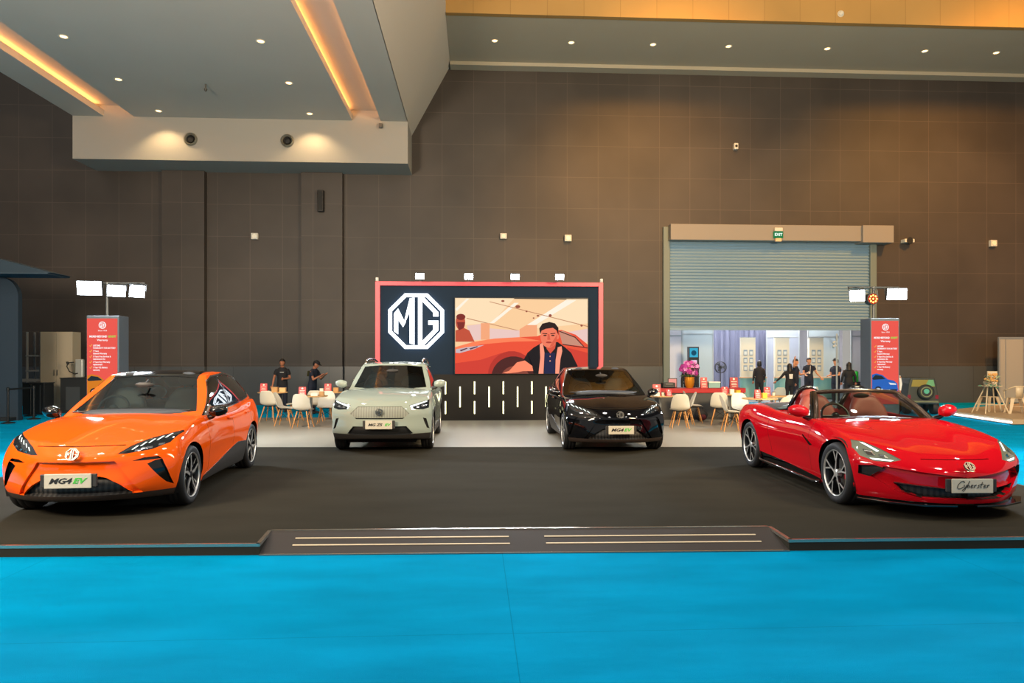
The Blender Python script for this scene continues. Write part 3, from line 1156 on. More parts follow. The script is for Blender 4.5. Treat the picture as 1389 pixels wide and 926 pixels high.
def stripe_mat(name, c1, c2, scale, rough=0.5, direction='X'):
    m = mat(name, c1, rough)
    nt = m.node_tree
    tc = nt.nodes.new('ShaderNodeTexCoord')
    wv = nt.nodes.new('ShaderNodeTexWave')
    wv.bands_direction = direction
    wv.inputs['Scale'].default_value = scale
    rp = nt.nodes.new('ShaderNodeValToRGB')
    rp.color_ramp.elements[0].position = 0.45
    rp.color_ramp.elements[1].position = 0.55
    rp.color_ramp.elements[0].color = rgb(c1)
    rp.color_ramp.elements[1].color = rgb(c2)
    nt.links.new(tc.outputs['Object'], wv.inputs['Vector'])
    nt.links.new(wv.outputs['Fac'], rp.inputs[0])
    nt.links.new(rp.outputs[0], nt.nodes['Principled BSDF'].inputs['Base Color'])
    return m


GRILLE = stripe_mat('grille_slats', '#0c0c0d', '#2c2a29', 6.0)
GRIDP = stripe_mat('closed_grille_pattern', '#74786f', '#868a80', 7.0, 0.6)
PO = mat('orange_car_paint', '#f05a10', 0.5, coat=1.0, spec=0.0)
PB = mat('black_car_paint', '#07080c', 0.4, coat=1.0, spec=0.0)
PW = mat('pale_car_paint', '#909a90', 0.5, coat=1.0, spec=0.0)
PR = mat('red_car_paint', '#b80a1a', 0.5, 0.0, coat=1.0, spec=0.0)
LIPB = mat('bumper_lip_plastic', '#3d322d', 0.4)
TAILR = mat('tail_lamp_red', '#7c0a14', 0.2, coat=1.0)
REDLEA = mat('red_brown_leather', '#8a3a2e', 0.5)
REDLEA2 = mat('red_interior', '#a8232b', 0.5)
BRONZE = mat('windshield_frame', '#4a3d33', 0.25, 0.7)


# ---------------------------------------------------------------- compact hatchback (orange and black)
def hatch_spec(paint, loc, rz, label):
    def cab(u, v, w):
        y0 = 0.28 + 1.02 * w + 0.24 * u * u * (1 - 0.4 * w)
        y1 = 3.42 - 0.50 * w ** 1.6 - 0.10 * u * u
        y = lerp(y0, y1, v)
        zt = spl([(0.3, 1.30), (1.25, 1.435), (1.75, 1.50), (2.3, 1.485), (2.95, 1.40), (3.4, 1.30)], y) - 0.03 * u * u
        z = lerp(0.90, zt, w)
        h = spl([(0, 0.855), (0.25, 0.835), (0.55, 0.765), (0.85, 0.665), (1, 0.60)], w)
        h *= spl([(0.3, 0.93), (1.2, 1.0), (2.4, 0.99), (3.4, 0.88)], y)
        return (u * h, y, z)

    def front(u, w):
        a = abs(u)
        rec = (1 - sstep(0.32, 0.75, a)) * spl([(0.30, 0), (0.45, 0.045), (0.60, 0.055), (0.72, 0.0), (0.82, -0.02), (0.94, 0)], w)
        return -0.85 + spl([(0, 0.09), (0.15, 0.0), (0.4, 0.0), (0.7, 0.03), (0.9, 0.09), (1, 0.17)], w) + 0.42 * a ** 2.6 + rec

    def extras(car):
        for s in (1, -1):
            side_mirror(car, s * 0.87, 0.72, 1.00, s, GLBK, GLBK, 0.20, 0.15)
            for y in (1.58, 2.48):
                b = MB()
                b.box(s * 0.885 - 0.02, s * 0.885 + 0.02, y - 0.11, y + 0.11, 0.845, 0.875)
                b.build('door_handle', paint, car, bevel=0.012)
        for x in (-0.37, 0.37):
            car_seat(car, x, 1.30, 0.66, SEATD)
        car_seat(car, -0.38, 2.3, 0.62, SEATD, 0.30, 0.45)
        car_seat(car, 0.38, 2.3, 0.62, SEATD, 0.30, 0.45)
        steering_wheel(car, -0.37, 0.98, 1.02, SEATD)
        b = MB(); b.ball((0, 0.98, 1.325), 0.12, 12, (1, 0.18, 0.3)); b.tube([(0, 1.0, 1.33), (0, 1.10, 1.38)], 0.012)
        b.build('rear_view_mirror', DKPL, car, smooth=60)
        b = MB(); b.ball((0, 0.72, 0.99), 0.5, 20, (1.35, 0.42, 0.13)); b.build('dashboard', SEATD, car, smooth='all')
        plate(car, 0, -0.905, 0.435, 0.44, 0.145, (('MG4', -0.075, INK, 0.075, 0.35, 1.35), ('EV', 0.10, INKG, 0.075, 0.35, 1.35)))
        e = emblem_mesh('emblem', BADGE, car, (0, -0.815, 0.685), 0.068, 0.015, tilt=math.radians(-25))
        for x in (-0.42, 0.42):
            b = MB(); b.tube([(x - 0.25, 0.60, 1.015), (x + 0.22, 0.70, 1.02)], 0.012, 6); b.build('wiper', DKPL, car)
    led = [[(x, z - 0.017), (x + 0.016, z - 0.014), (x + 0.052, z + 0.020), (x + 0.036, z + 0.019)] for x, z in ((0.49, 0.722), (0.55, 0.752), (0.61, 0.777), (0.67, 0.798), (0.73, 0.817))]
    cuts = [('led_strip', LEDW, 0.0, led, 'y', 'both', 'headlight'),
            ('reflector', CHROME, 0.02, [[(x, z - 0.014), (x + 0.05, z - 0.008), (x + 0.05, z + 0.012), (x, z + 0.008)] for x, z in ((0.52, 0.70), (0.61, 0.717), (0.70, 0.742))], 'y', 'both', 'headlight'),
            ('headlight', mat('headlight_glass', '#1d2227', 0.06, coat=1.0), 0.004, [[(.38, .672), (.48, .745), (.61, .805), (.83, .857), (.845, .84), (.79, .752), (.66, .697), (.45, .67)]], 'y', 'both'),
            ('air_vent', GLBK, 0.035, [[(.64, .555), (.70, .585), (.755, .595), (.80, .48), (.845, .31), (.79, .345), (.74, .41)]], 'y', 'both'),
            ('air_vent_blade', GLBK, 0.02, [[(.49, .588), (.61, .622), (.72, .625), (.755, .595), (.70, .59), (.61, .592)]], 'y', 'both', 'air_vent'),
            ('grille', GRILLE, 0.05, [[(-.53, .27), (-.42, .37), (-.30, .44), (-.24, .455), (.24, .455), (.30, .44), (.42, .37), (.53, .27), (.52, .262), (-.52, .262)]], 'y', ''),
            ('bumper_lip', LIPB, 0.0, [[(-.98, .1), (.98, .1), (.98, .262), (-.98, .262)]], 'y', ''),
            ('fascia_panel', paint, 0.028, [[(-.60, .262), (-.37, .605), (.37, .605), (.60, .262)]], 'y', ''),
            ('hood_gap', WELL, 0.012, [[(-.43, .750), (.43, .750), (.43, .757), (-.43, .757)]], 'y', ''),
            ('side_cladding', DKPL, -0.006, [[(.47, .10), (.47, .24), (1.95, .485), (2.36, .455), (2.36, .10)]], 'x', ''),
            ('tail_light', TAILR, 0.004, [[(3.02, .985), (3.6, .95), (3.6, 1.03), (3.1, 1.035)]], 'x', ''),
            ('door_gap', WELL, 0.01, [[(.60, .30), (.607, .30), (.607, .98), (.60, .98)]], 'x', ''),
            ('door_gap', WELL, 0.01, [[(1.70, .48), (1.707, .48), (1.707, .99), (1.70, .99)]], 'x', ''),
            ('fuel_gap', WELL, 0.01, [[(2.62, .72), (2.627, .72), (2.627, .99), (2.62, .99)]], 'x', ''),
            ('interior_tray', SEATD, 0.0, [[(-.74, .62), (.74, .62), (.74, 3.2), (-.74, 3.2)]], 'z', '')]
    ccuts = [('windshield', GLASS, 0.004, [[(-.715, 1.01), (-.4, .98), (.4, .98), (.715, 1.01), (.515, 1.405), (.25, 1.425), (-.25, 1.425), (-.515, 1.405)]], 'y', ''),
             ('side_window', GLASSD, 0.005, [[(.58, .985), (1.24, 1.30), (1.55, 1.385), (1.70, 1.405), (1.68, 1.055)]], 'x', ''),
             ('side_window', GLASSD, 0.005, [[(1.78, 1.06), (1.78, 1.412), (2.2, 1.42), (2.6, 1.385), (2.85, 1.32), (3.06, 1.14), (2.98, 1.10)]], 'x', ''),
             ('window_trim', GLBK, 0.0, [[(.48, .945), (1.22, 1.325), (1.56, 1.415), (2.2, 1.445), (2.64, 1.41), (2.9, 1.34), (3.13, 1.135), (3.02, 1.075), (.7, .955)]], 'x', ''),
             ('chrome_trim', CHROME, -0.002, [[(.462, .935), (1.215, 1.338), (1.56, 1.429), (2.2, 1.459), (2.65, 1.424), (2.915, 1.35), (3.15, 1.132), (3.025, 1.062), (.7, .942)]], 'x', ''),
             ('roof', GLBK, 0.0, [[(-.53, 1.25), (.53, 1.25), (.53, 2.6), (.45, 3.1), (-.45, 3.1), (-.53, 2.6)]], 'z', '')]
    return dict(loc=loc, rz=rz, label=label, paint=paint, wheel_r=0.335, wb=2.705, arch_r=0.385, tyre_w=0.225, track=0.79, rim='turbine', rim_face=RIMS,
        caliper=mat('orange_caliper', '#c8521c', 0.4),
        us=US, vs=VS, ws=WS, front=front,
        rear=lambda u, w: 3.44 - spl([(0, 0.12), (0.3, 0.0), (0.7, 0.02), (1, 0.06)], w) - 0.28 * abs(u) ** 3,
        hw=lambda y, w: spl([(-0.9, 0.81), (-0.45, 0.885), (0, 0.918), (0.7, 0.912), (1.3, 0.905), (2.0, 0.91), (2.7, 0.92), (3.1, 0.90), (3.45, 0.80)], y) * spl([(0, 0.92), (0.2, 0.97), (0.38, 0.985 - 0.02 * sstep(0.4, 1.0, y) * (1 - sstep(1.8, 2.4, y))), (0.58, 1.0), (0.74, 0.985), (0.9, 0.95), (1, 0.91)], w),
        top=lambda y, u: spl([(-0.8, 0.745), (-0.5, 0.83), (-0.1, 0.925), (0.35, 0.995), (0.8, 1.01), (2.0, 1.01), (3.0, 1.06), (3.45, 1.05)], y) - spl([(-0.8, 0.05), (0, 0.06), (1, 0.05), (3.4, 0.03)], y) * u * u
            - 0.016 * math.exp(-((abs(u) - 0.40) / 0.18) ** 2) * (1 - sstep(0.2, 0.6, y)),
        bot=lambda y: spl([(-0.86, 0.20), (-0.4, 0.18), (1, 0.17), (2.9, 0.19), (3.44, 0.28)], y),
        cuts=cuts, extras=(extras,), cab=dict(us=CUS, vs=CVS, ws=CWS, f=cab, cuts=ccuts))


# ---------------------------------------------------------------- tall pale crossover
def suv_spec(paint, loc, rz, label):
    def cab(u, v, w):
        y0 = 0.40 + 0.85 * w + 0.20 * u * u * (1 - 0.4 * w)
        y1 = 3.44 - 0.42 * w ** 1.6 - 0.08 * u * u
        y = lerp(y0, y1, v)
        zt = spl([(0.4, 1.45), (1.2, 1.555), (1.7, 1.60), (2.4, 1.595), (3.0, 1.53), (3.4, 1.45)], y) - 0.03 * u * u
        z = lerp(1.0, zt, w)
        h = spl([(0, 0.835), (0.25, 0.81), (0.55, 0.755), (0.85, 0.68), (1, 0.62)], w)
        h *= spl([(0.3, 0.95), (1.2, 1.0), (2.4, 0.99), (3.4, 0.90)], y)
        return (u * h, y, z)

    def extras(car):
        for s in (1, -1):
            side_mirror(car, s * 0.85, 0.80, 1.16, s, paint, DKPL, 0.22, 0.16)
            for y in (1.5, 2.4):
                bx('door_handle', CHROME, s * 0.875 - 0.02, s * 0.875 + 0.02, y - 0.11, y + 0.11, 0.93, 0.955, car, 0.01)
            b = MB()
            b.tube([(s * 0.575, 1.35, 1.565), (s * 0.575, 1.43, 1.63), (s * 0.575, 1.9, 1.655), (s * 0.575, 2.6, 1.645), (s * 0.57, 3.0, 1.59), (s * 0.565, 3.08, 1.53)], 0.022, 8)
            b.build('roof_rail', CHROME, car, smooth=60)
        for x in (-0.37, 0.37):
            car_seat(car, x, 1.40, 0.74, SEATD)
            car_seat(car, x, 2.4, 0.74, SEATD, 0.3, 0.48)
        steering_wheel(car, -0.37, 1.05, 1.12, SEATD)
        b = MB(); b.ball((0, 1.05, 1.42), 0.12, 12, (1, 0.18, 0.3)); b.tube([(0, 1.07, 1.42), (0, 1.17, 1.48)], 0.012)
        b.build('rear_view_mirror', DKPL, car, smooth=60)
        b = MB(); b.ball((0, 0.80, 1.08), 0.5, 20, (1.3, 0.42, 0.13)); b.build('dashboard', SEATD, car, smooth='all')
        plate(car, 0, -0.90, 0.52, 0.46, 0.15, (('MG ZS', -0.065, INK, 0.062, 0.3, 1.3), ('EV', 0.145, INKG, 0.062, 0.3, 1.3)))
        emblem_mesh('emblem', mat('dark_chrome', '#6e6e6c', 0.2, 0.9), car, (0, -0.862, 0.735), 0.066, 0.015)
    head = [[(.505, .84), (.84, .93), (.835, .79), (.74, .765), (.56, .775)]]
    led = [[(.515, .835), (.80, .912), (.80, .895), (.545, .812)], [(.535, .81), (.56, .812), (.58, .785), (.56, .782)]]
    cuts = [('led_strip', LEDW, 0.0, led, 'y', 'both', 'headlight'),
            ('reflector', CHROME, 0.02, [[(.62, .80), (.68, .80), (.68, .84), (.62, .835)], [(.71, .805), (.78, .81), (.78, .86), (.71, .85)]], 'y', 'both', 'headlight'),
            ('headlight', mat('headlight_glass'), 0.004, head, 'y', 'both'),
            ('grille_slot', WELL, 0.02, [[(-.43, .632), (.43, .632), (.40, .612), (-.40, .612)]], 'y', ''),
            ('grille', GRIDP, 0.008, [[(-.51, .70), (-.38, .828), (.38, .828), (.51, .70), (.42, .636), (-.42, .636)]], 'y', ''),
            ('air_intake', mat('intake_black', '#141618', 0.5), 0.04, [[(-.57, .355), (-.46, .485), (.46, .485), (.57, .355), (.44, .33), (-.44, .33)]], 'y', ''),
            ('air_vent', mat('intake_black'), 0.02, [[(.735, .62), (.79, .605), (.845, .42), (.80, .44), (.76, .54)]], 'y', 'both'),
            ('bumper_lip', DKPL, 0.0, [[(-1, .1), (1, .1), (1, .345), (-1, .345)]], 'y', ''),
            ('arch_cladding', DKPL, -0.006, [ngon(0, 0.33, 0.45, 28)], 'x', ''),
            ('arch_cladding', DKPL, -0.006, [ngon(2.585, 0.33, 0.45, 28)], 'x', ''),
            ('side_cladding', DKPL, -0.006, [[(.1, .10), (.1, .37), (2.5, .37), (2.5, .10)]], 'x', ''),
            ('bumper_lip', DKPL, 0.0, [[(2.6, .10), (2.6, .40), (3.6, .46), (3.6, .10)]], 'x', ''),
            ('tail_light', TAILR, 0.004, [[(3.05, .90), (3.6, .90), (3.6, 1.05), (3.15, 1.05)]], 'x', ''),
            ('door_gap', WELL, 0.01, [[(.62, .38), (.627, .38), (.627, 1.08), (.62, 1.08)]], 'x', ''),
            ('door_gap', WELL, 0.01, [[(1.66, .38), (1.667, .38), (1.667, 1.08), (1.66, 1.08)]], 'x', ''),
            ('interior_tray', SEATD, 0.0, [[(-.72, .66), (.72, .66), (.72, 3.2), (-.72, 3.2)]], 'z', '')]
    ccuts = [('windshield', GLASS, 0.004, [[(-.70, 1.105), (-.35, 1.08), (.35, 1.08), (.70, 1.105), (.575, 1.50), (.28, 1.525), (-.28, 1.525), (-.575, 1.50)]], 'y', ''),
             ('side_window', GLASSD, 0.005, [[(.74, 1.11), (1.25, 1.44), (1.5, 1.485), (1.66, 1.49), (1.66, 1.155)]], 'x', ''),
             ('side_window', GLASSD, 0.005, [[(1.75, 1.16), (1.75, 1.495), (2.3, 1.50), (2.7, 1.46), (3.05, 1.25), (2.95, 1.20)]], 'x', ''),
             ('window_trim', GLBK, 0.0, [[(.64, 1.08), (1.22, 1.465), (1.5, 1.508), (2.3, 1.522), (2.74, 1.48), (3.12, 1.25), (3.0, 1.17)]], 'x', '')]
    return dict(loc=loc, rz=rz, label=label, paint=paint, wheel_r=0.34, wb=2.585, arch_r=0.385, tyre_w=0.22, track=0.775, rim='turbine', rim_face=RIMS,
        us=US, vs=VS, ws=WS,
        front=lambda u, w: -0.86 + spl([(0, 0.10), (0.15, 0.03), (0.3, 0.0), (0.45, 0.025), (0.6, 0.01), (0.7, 0.015), (0.9, 0.05), (1, 0.13)], w) + 0.34 * abs(u) ** 2.8,
        rear=lambda u, w: 3.46 - spl([(0, 0.12), (0.3, 0.0), (0.7, 0.02), (1, 0.06)], w) - 0.22 * abs(u) ** 3,
        hw=lambda y, w: spl([(-0.9, 0.84), (-0.45, 0.89), (0, 0.905), (1.3, 0.89), (2.6, 0.905), (3.1, 0.89), (3.46, 0.82)], y) * spl([(0, 0.95), (0.2, 0.985), (0.45, 0.985), (0.64, 1.0), (0.8, 0.985), (0.92, 0.95), (1, 0.905)], w),
        top=lambda y, u: spl([(-0.8, 0.885), (-0.5, 0.985), (-0.1, 1.06), (0.4, 1.11), (0.9, 1.10), (2.0, 1.10), (3.0, 1.13), (3.46, 1.10)], y) - spl([(-0.8, 0.05), (0, 0.06), (1, 0.05), (3.4, 0.03)], y) * u * u
            + 0.018 * sstep(0.45, 0.6, abs(u)) * (1 - sstep(0.2, 0.6, y)),
        bot=lambda y: spl([(-0.86, 0.27), (-0.4, 0.22), (1, 0.20), (2.9, 0.22), (3.46, 0.32)], y),
        cuts=cuts, extras=(extras,), cab=dict(us=CUS, vs=CVS, ws=CWS, f=cab, cuts=ccuts))


# ---------------------------------------------------------------- open red roadster
def roadster_spec(paint, loc, rz, label):
    def extras(car):
        # windshield glass with its frame
        def P(u, t, off=0.0):
            yb = 0.60 + 0.26 * abs(u) ** 2
            yt = 1.20 + 0.12 * abs(u) ** 2
            xb, xt = 0.74 * u, 0.545 * u
            zb, zt = 0.895 - 0.02 * u * u, 1.235 - 0.03 * u * u
            bow = 0.02 * math.sin(PI * t)
            return Vector((lerp(xb, xt, t), lerp(yb, yt, t) - bow, lerp(zb, zt, t) + bow + off))
        b = MB()
        b.sheet([[P(-1 + 2 * i / 16, t / 8) for i in range(17)] for t in range(9)])
        ws = b.build('windshield', GLASS, car, smooth='all')
        b = MB()
        b.tube([P(-1, t / 8) for t in range(0, 9)] + [P(-1 + 2 * i / 16, 1) for i in range(1, 17)] + [P(1, 1 - t / 8) for t in range(1, 9)], [0.034] * 8 + [0.028] * 17 + [0.034] * 8, 8)
        b.build('windshield_frame', BRONZE, car, smooth=60)
        for s in (1, -1):
            b = MB()
            b.tube([P(s, t / 8) + Vector((s * 0.012, 0.05 - 0.02 * t / 8, -0.01)) for t in range(-1, 9)], [0.06, 0.058, 0.055, 0.052, 0.05, 0.048, 0.045, 0.042, 0.04, 0.036], 10)
            b.build('windshield_pillar', GLBK, car, smooth=60)
        b = MB(); b.ball((0, 1.16, 1.17), 0.11, 12, (1, 0.18, 0.3)); b.build('rear_view_mirror', DKPL, car, smooth=60)
        b = MB(); b.ball((0, 0.86, 0.85), 0.5, 20, (1.35, 0.42, 0.16)); b.build('dashboard', REDLEA2, car, smooth='all')
        steering_wheel(car, -0.36, 1.12, 0.90, GLBK)
        for x in (-0.36, 0.36):
            car_seat(car, x, 1.62, 0.50, REDLEA, 0.25, 0.66, 0.22, False)
            # padded head fairing and black roll hoop behind the seat
            b = MB(); b.ball((x, 1.86, 1.12), 0.15, 16, (0.95, 0.55, 0.72)); b.build('headrest', REDLEA, car, smooth='all')
            b = MB()
            b.tube([(x - 0.24, 2.06, 0.90), (x - 0.20, 2.02, 1.02), (x - 0.12, 1.96, 1.20), (x - 0.04, 1.95, 1.245), (x + 0.04, 1.95, 1.245), (x + 0.12, 1.96, 1.20), (x + 0.20, 2.02, 1.02), (x + 0.24, 2.06, 0.90)], 0.033, 8)
            h = b.build('roll_hoop', GLBK, car, smooth=60)
            b = MB()
            b.prism([(x - 0.19, 0.92), (x + 0.19, 0.92), (x + 0.10, 1.19), (x - 0.10, 1.19)], 2.0, 2.03)
            b.build('hoop_panel', REDLEA2, h)
        # red rear fairings of the cockpit
        b = MB()
        b.sheet([[(x, y, 0.93 + 0.07 * math.exp(-((abs(x) - 0.36) / 0.2) ** 2) * (1 - sstep(2.1, 3.0, y)) - 0.012 * 0) for x in [-0.70 + 1.4 * i / 20 for i in range(21)]] for y in (2.04, 2.2, 2.4, 2.6, 2.8, 3.0)])
        b.build('rear_fairing', GLBK, car, smooth='all')
        for s in (1, -1):
            side_mirror(car, s * 0.85, 0.86, 0.985, s, paint, GLBK, 0.22, 0.16)
            b = MB()
            b.tube([(s * 0.885, 0.42, 0.175), (s * 0.93, 0.5, 0.165), (s * 0.93, 2.2, 0.185), (s * 0.90, 2.3, 0.20)], 0.022, 8)
            b.build('side_blade', GLBK, car, smooth=60)
            b = MB()
            b.prism([(s * 0.42, 0.20), (s * 0.86, 0.24), (s * 0.885, 0.30), (s * 0.60, 0.245)], -0.70, -0.50)
            vs = list(b.bm.verts)
            for v in vs:
                v.co.y += 0.36 * (abs(v.co.x) - 0.42) / 0.46 - 0.06
            b.build('bumper_winglet', paint, car, bevel=0.01)
            b = MB()
            b.prism([(s * 0.10, -0.92), (s * 0.42, -0.885), (s * 0.70, -0.72), (s * 0.90, -0.46), (s * 0.80, -0.40), (s * 0.5, -0.6), (s * 0.1, -0.7)], 0.145, 0.165, 'z')
            b.build('front_splitter', GLBK, car, bevel=0.004)
        plate(car, 0, -0.985, 0.375, 0.42, 0.145, ())
        pl = [o for o in car.children if o.name.startswith('number_plate')][0]
        # cursive lettering written as one flowing stroke
        glyph = {'C': [[(.055, .030), (.045, .044), (.022, .040), (.003, .015), (.0, -.010), (.014, -.024), (.036, -.020), (.052, -.006)]],
                 'y': [[(0, .012), (.004, -.010), (.015, -.013), (.023, .012), (.017, -.028), (.005, -.046), (-.008, -.036), (.026, -.006)]],
                 'b': [[(.010, .046), (.0, .010), (.001, -.013), (.014, -.016), (.021, -.003), (.013, .009), (.002, .0)]],
                 'e': [[(0, -.004), (.016, .0), (.017, .010), (.006, .012), (0, -.002), (.006, -.016), (.023, -.010)]],
                 'r': [[(0, .010), (.002, -.016), (.003, .0), (.010, .011), (.019, .008)]],
                 's': [[(.017, .011), (.004, .008), (.013, -.003), (.008, -.016), (-.003, -.012)]],
                 't': [[(.007, .036), (.0, -.010), (.010, -.016)], [(-.008, .016), (.021, .018)]]}
        strokes, x = [], -.158
        for ch, adv in zip('Cyberster', (.066, .036, .036, .036, .034, .032, .032, .036, .03)):
            for g in glyph[ch]:
                strokes.append([(x + p[0] * 1.15 + p[1] * .3, p[1]) for p in g])
            x += adv
        b = MB()
        for st in strokes:
            b.tube([(x * 0.98, -0.0105, z * 1.15) for x, z in st], 0.0032, 5)
        b.build('lettering', INK, pl)
        emblem_mesh('emblem', BADGE, car, (0, -0.935, 0.555), 0.055, 0.02, tilt=math.radians(-40))
    led = [[(.785, .738), (.755, .735), (.675, .665), (.70, .655)], [(.585, .59), (.63, .573), (.76, .578), (.80, .60), (.70, .592)]]
    cuts = [('led_strip', LEDW, 0.0, led, 'y', 'both', 'headlight'),
            ('reflector', CHROME, 0.015, [[(.73, .62), (.79, .625), (.80, .675), (.74, .665)], [(.64, .605), (.70, .605), (.70, .635), (.655, .63)]], 'y', 'both', 'headlight'),
            ('headlight', mat('bright_headlight_glass', '#6d7468', 0.08, coat=1.0), 0.006, [[(.535, .592), (.66, .69), (.75, .745), (.83, .755), (.87, .68), (.855, .61), (.76, .566), (.64, .564)]], 'y', 'both'),
            ('air_vent', mat('intake_black'), 0.06, [[(.70, .505), (.77, .525), (.88, .51), (.88, .42), (.80, .40)]], 'y', 'both'),
            ('grille', GRILLE, 0.09, [[(0, .225), (.40, .222), (.56, .28), (.64, .37), (.3, .335), (0, .315)]], 'y', 'both'),
            ('bumper_intake', paint, 0.045, [[(0, .222), (.41, .218), (.6, .268), (.79, .40), (.80, .41), (.70, .52), (0, .445)]], 'y', 'both'),
            ('hood_gap', WELL, 0.01, [[(-.36, .605), (.36, .605), (.36, .611), (-.36, .611)]], 'y', ''),
            ('front_lip', GLBK, 0.0, [[(-1, .1), (1, .1), (1, .178), (-1, .178)]], 'y', ''),
            ('side_skirt', GLBK, 0.012, [[(.44, .10), (.44, .205), (2.3, .30), (2.3, .10)]], 'x', ''),
            ('fender_vent', GLBK, 0.015, [[(.56, .60), (.62, .62), (.86, .70), (.88, .69), (.64, .585)]], 'x', ''),
            ('door_gap', WELL, 0.01, [[(.66, .28), (.667, .28), (.707, .90), (.70, .90)]], 'x', ''),
            ('door_gap', WELL, 0.01, [[(1.90, .32), (1.907, .32), (2.02, .90), (2.013, .90)]], 'x', ''),
            ('cockpit', REDLEA2, lambda co, n: Vector((co.x * 0.94, co.y, co.z - 0.45)), [[(-.66, .90), (-.4, .74), (.4, .74), (.66, .90), (.70, 1.3), (.68, 2.02), (-.68, 2.02), (-.70, 1.3)]], 'z', ''),
            ('soft_top_cover', DKPL, 0.0, [[(-.76, 2.04), (.76, 2.04), (.70, 2.75), (.4, 2.95), (-.4, 2.95), (-.70, 2.75)]], 'z', '')]
    return dict(loc=loc, rz=rz, label=label, paint=paint, wheel_r=0.35, wb=2.69, arch_r=0.395, tyre_w=0.26, track=0.80, rim='split', rim_face=RIMS, caliper=mat('red_caliper', '#c01020', 0.4),
        us=US, vs=VS, ws=WS,
        front=lambda u, w: -0.95 + spl([(0, 0.06), (0.15, 0.02), (0.4, 0.03), (0.6, 0.02), (0.74, 0.02), (0.9, 0.09), (1, 0.20)], w) + 0.50 * abs(u) ** 2.4,
        rear=lambda u, w: 3.58 - spl([(0, 0.2), (0.4, 0.06), (0.8, 0.0), (1, 0.02)], w) - 0.36 * abs(u) ** 2.6,
        hw=lambda y, w: spl([(-0.95, 0.84), (-0.5, 0.90), (0, 0.95), (0.8, 0.915), (1.5, 0.905), (2.1, 0.93), (2.69, 0.957), (3.2, 0.92), (3.58, 0.80)], y)
            * spl([(0, 0.90), (0.15, 0.955), (0.38, 0.985 - 0.035 * sstep(0.4, 1.0, y) * (1 - sstep(1.7, 2.3, y))), (0.55, 0.995), (0.68, 1.0), (0.82, 0.975), (0.93, 0.925), (1, 0.87)], w),
        top=lambda y, u: spl([(-0.85, 0.60), (-0.6, 0.68), (-0.2, 0.775), (0.3, 0.86), (0.8, 0.925), (1.4, 0.93), (2.0, 0.94), (2.7, 0.975), (3.3, 0.96), (3.58, 0.93)], y)
            + spl([(-0.9, -0.03), (-0.4, 0.035), (0.1, 0.05), (0.8, 0.0), (1.6, -0.03), (2.6, 0.02), (3.4, -0.02)], y) * (abs(u) ** 2 * (1.6 - 1.2 * u * u)) - 0.03 * u * u
            - 0.014 * math.exp(-((abs(u) - 0.42) / 0.14) ** 2) * (1 - sstep(0.2, 0.6, y)),
        bot=lambda y: spl([(-0.95, 0.15), (-0.4, 0.14), (1, 0.14), (2.9, 0.15), (3.58, 0.30)], y),
        cuts=cuts, extras=(extras,))


build_car(hatch_spec(PO, (-4.12, 8.03, 0.1008), 4, 'glossy orange electric hatchback with black roof at the left front of the platform'))
build_car(hatch_spec(PB, (2.49, 12.66, 0.1008), 0, 'glossy black hatchback parked right of centre at the back edge of the black carpet'))
build_car(suv_spec(PW, (-1.665, 12.92, 0.1008), 0, 'pale white crossover with roof rails standing before the lit emblem'))
build_car(roadster_spec(PR, (5.02, 7.70, 0.1008), -2, 'shiny red open-top roadster at the right front of the platform'))
# ================================================================ BACKDROP WITH SCREEN, EMBLEM AND LIGHT BARS
FRAMER = mat('red_frame_paint', '#d84a58', 0.4)
PANELD = mat('dark_backdrop_panel', '#1d2937', 0.85, spec=0.1)
PANELB = mat('black_lower_panel', '#1f1d1b', 0.7, spec=0.2)
BY = 18.7
Z0 = 0.101
bd = empty('stage_backdrop', (0.39, BY, Z0))
tag(bd, 'dark display wall with red frame behind the white and black cars', 'backdrop')
bx('upper_panel', PANELD, -2.98, 2.98, 0.02, 0.30, 1.24, 3.66, bd)
bx('lower_panel', PANELB, -3.0, 3.0, 0.0, 0.30, 0.0, 1.24, bd)
bx('frame_post', FRAMER, -3.07, -2.945, -0.03, 0.30, 0.0, 3.73, bd, 0.005)
bx('frame_post', FRAMER, 2.945, 3.07, -0.03, 0.30, 0.0, 3.73, bd, 0.005)
bx('frame_header', FRAMER, -2.945, 2.945, -0.03, 0.30, 3.62, 3.73, bd, 0.005)
for i, x in enumerate((-3.02, 3.02)):
    b = MB(); b.box(x - 0.035, x + 0.035, -0.06, 0.03, 3.731, 3.83); b.box(x - 0.02, x + 0.02, -0.09, -0.05, 3.75, 3.81)
    b.build('corner_clamp', DEVW, bd, bevel=0.006)
# vertical light bars of the lower panel, in the alternating pattern of the photograph
BAR = glow('light_bar_tube', '#fbf6c0', 4.0)
order = ('first', 'second', 'third', 'fourth', 'fifth', 'sixth', 'seventh', 'eighth')
for i, x in enumerate((-0.81, -0.42, -0.03, 0.36, 0.745, 1.13, 1.515, 1.90)):
    segs = ((0.80, 1.16), (0.27, 0.63)) if i % 2 == 0 else ((0.45, 1.02),)
    for k, (z0, z1) in enumerate(segs):
        o = empty('light_bar', (x, BY, z0))
        where = ('upper short' if k == 0 else 'lower short') if len(segs) == 2 else 'long'
        tag(o, '%s glowing bar in the %s column from the left on the black panel' % (where, order[i]), 'light', 'light bars of the backdrop')
        bx('channel', mat('bar_channel', '#55534d', 0.4, 0.5), -0.03, 0.03, -0.014, -0.001, 0, z1 - z0, o)
        b = MB(); b.tube([(0, -0.026, 0.012), (0, -0.026, z1 - z0 - 0.012)], 0.016, 10)
        b.build('tube', BAR, o, smooth=60)

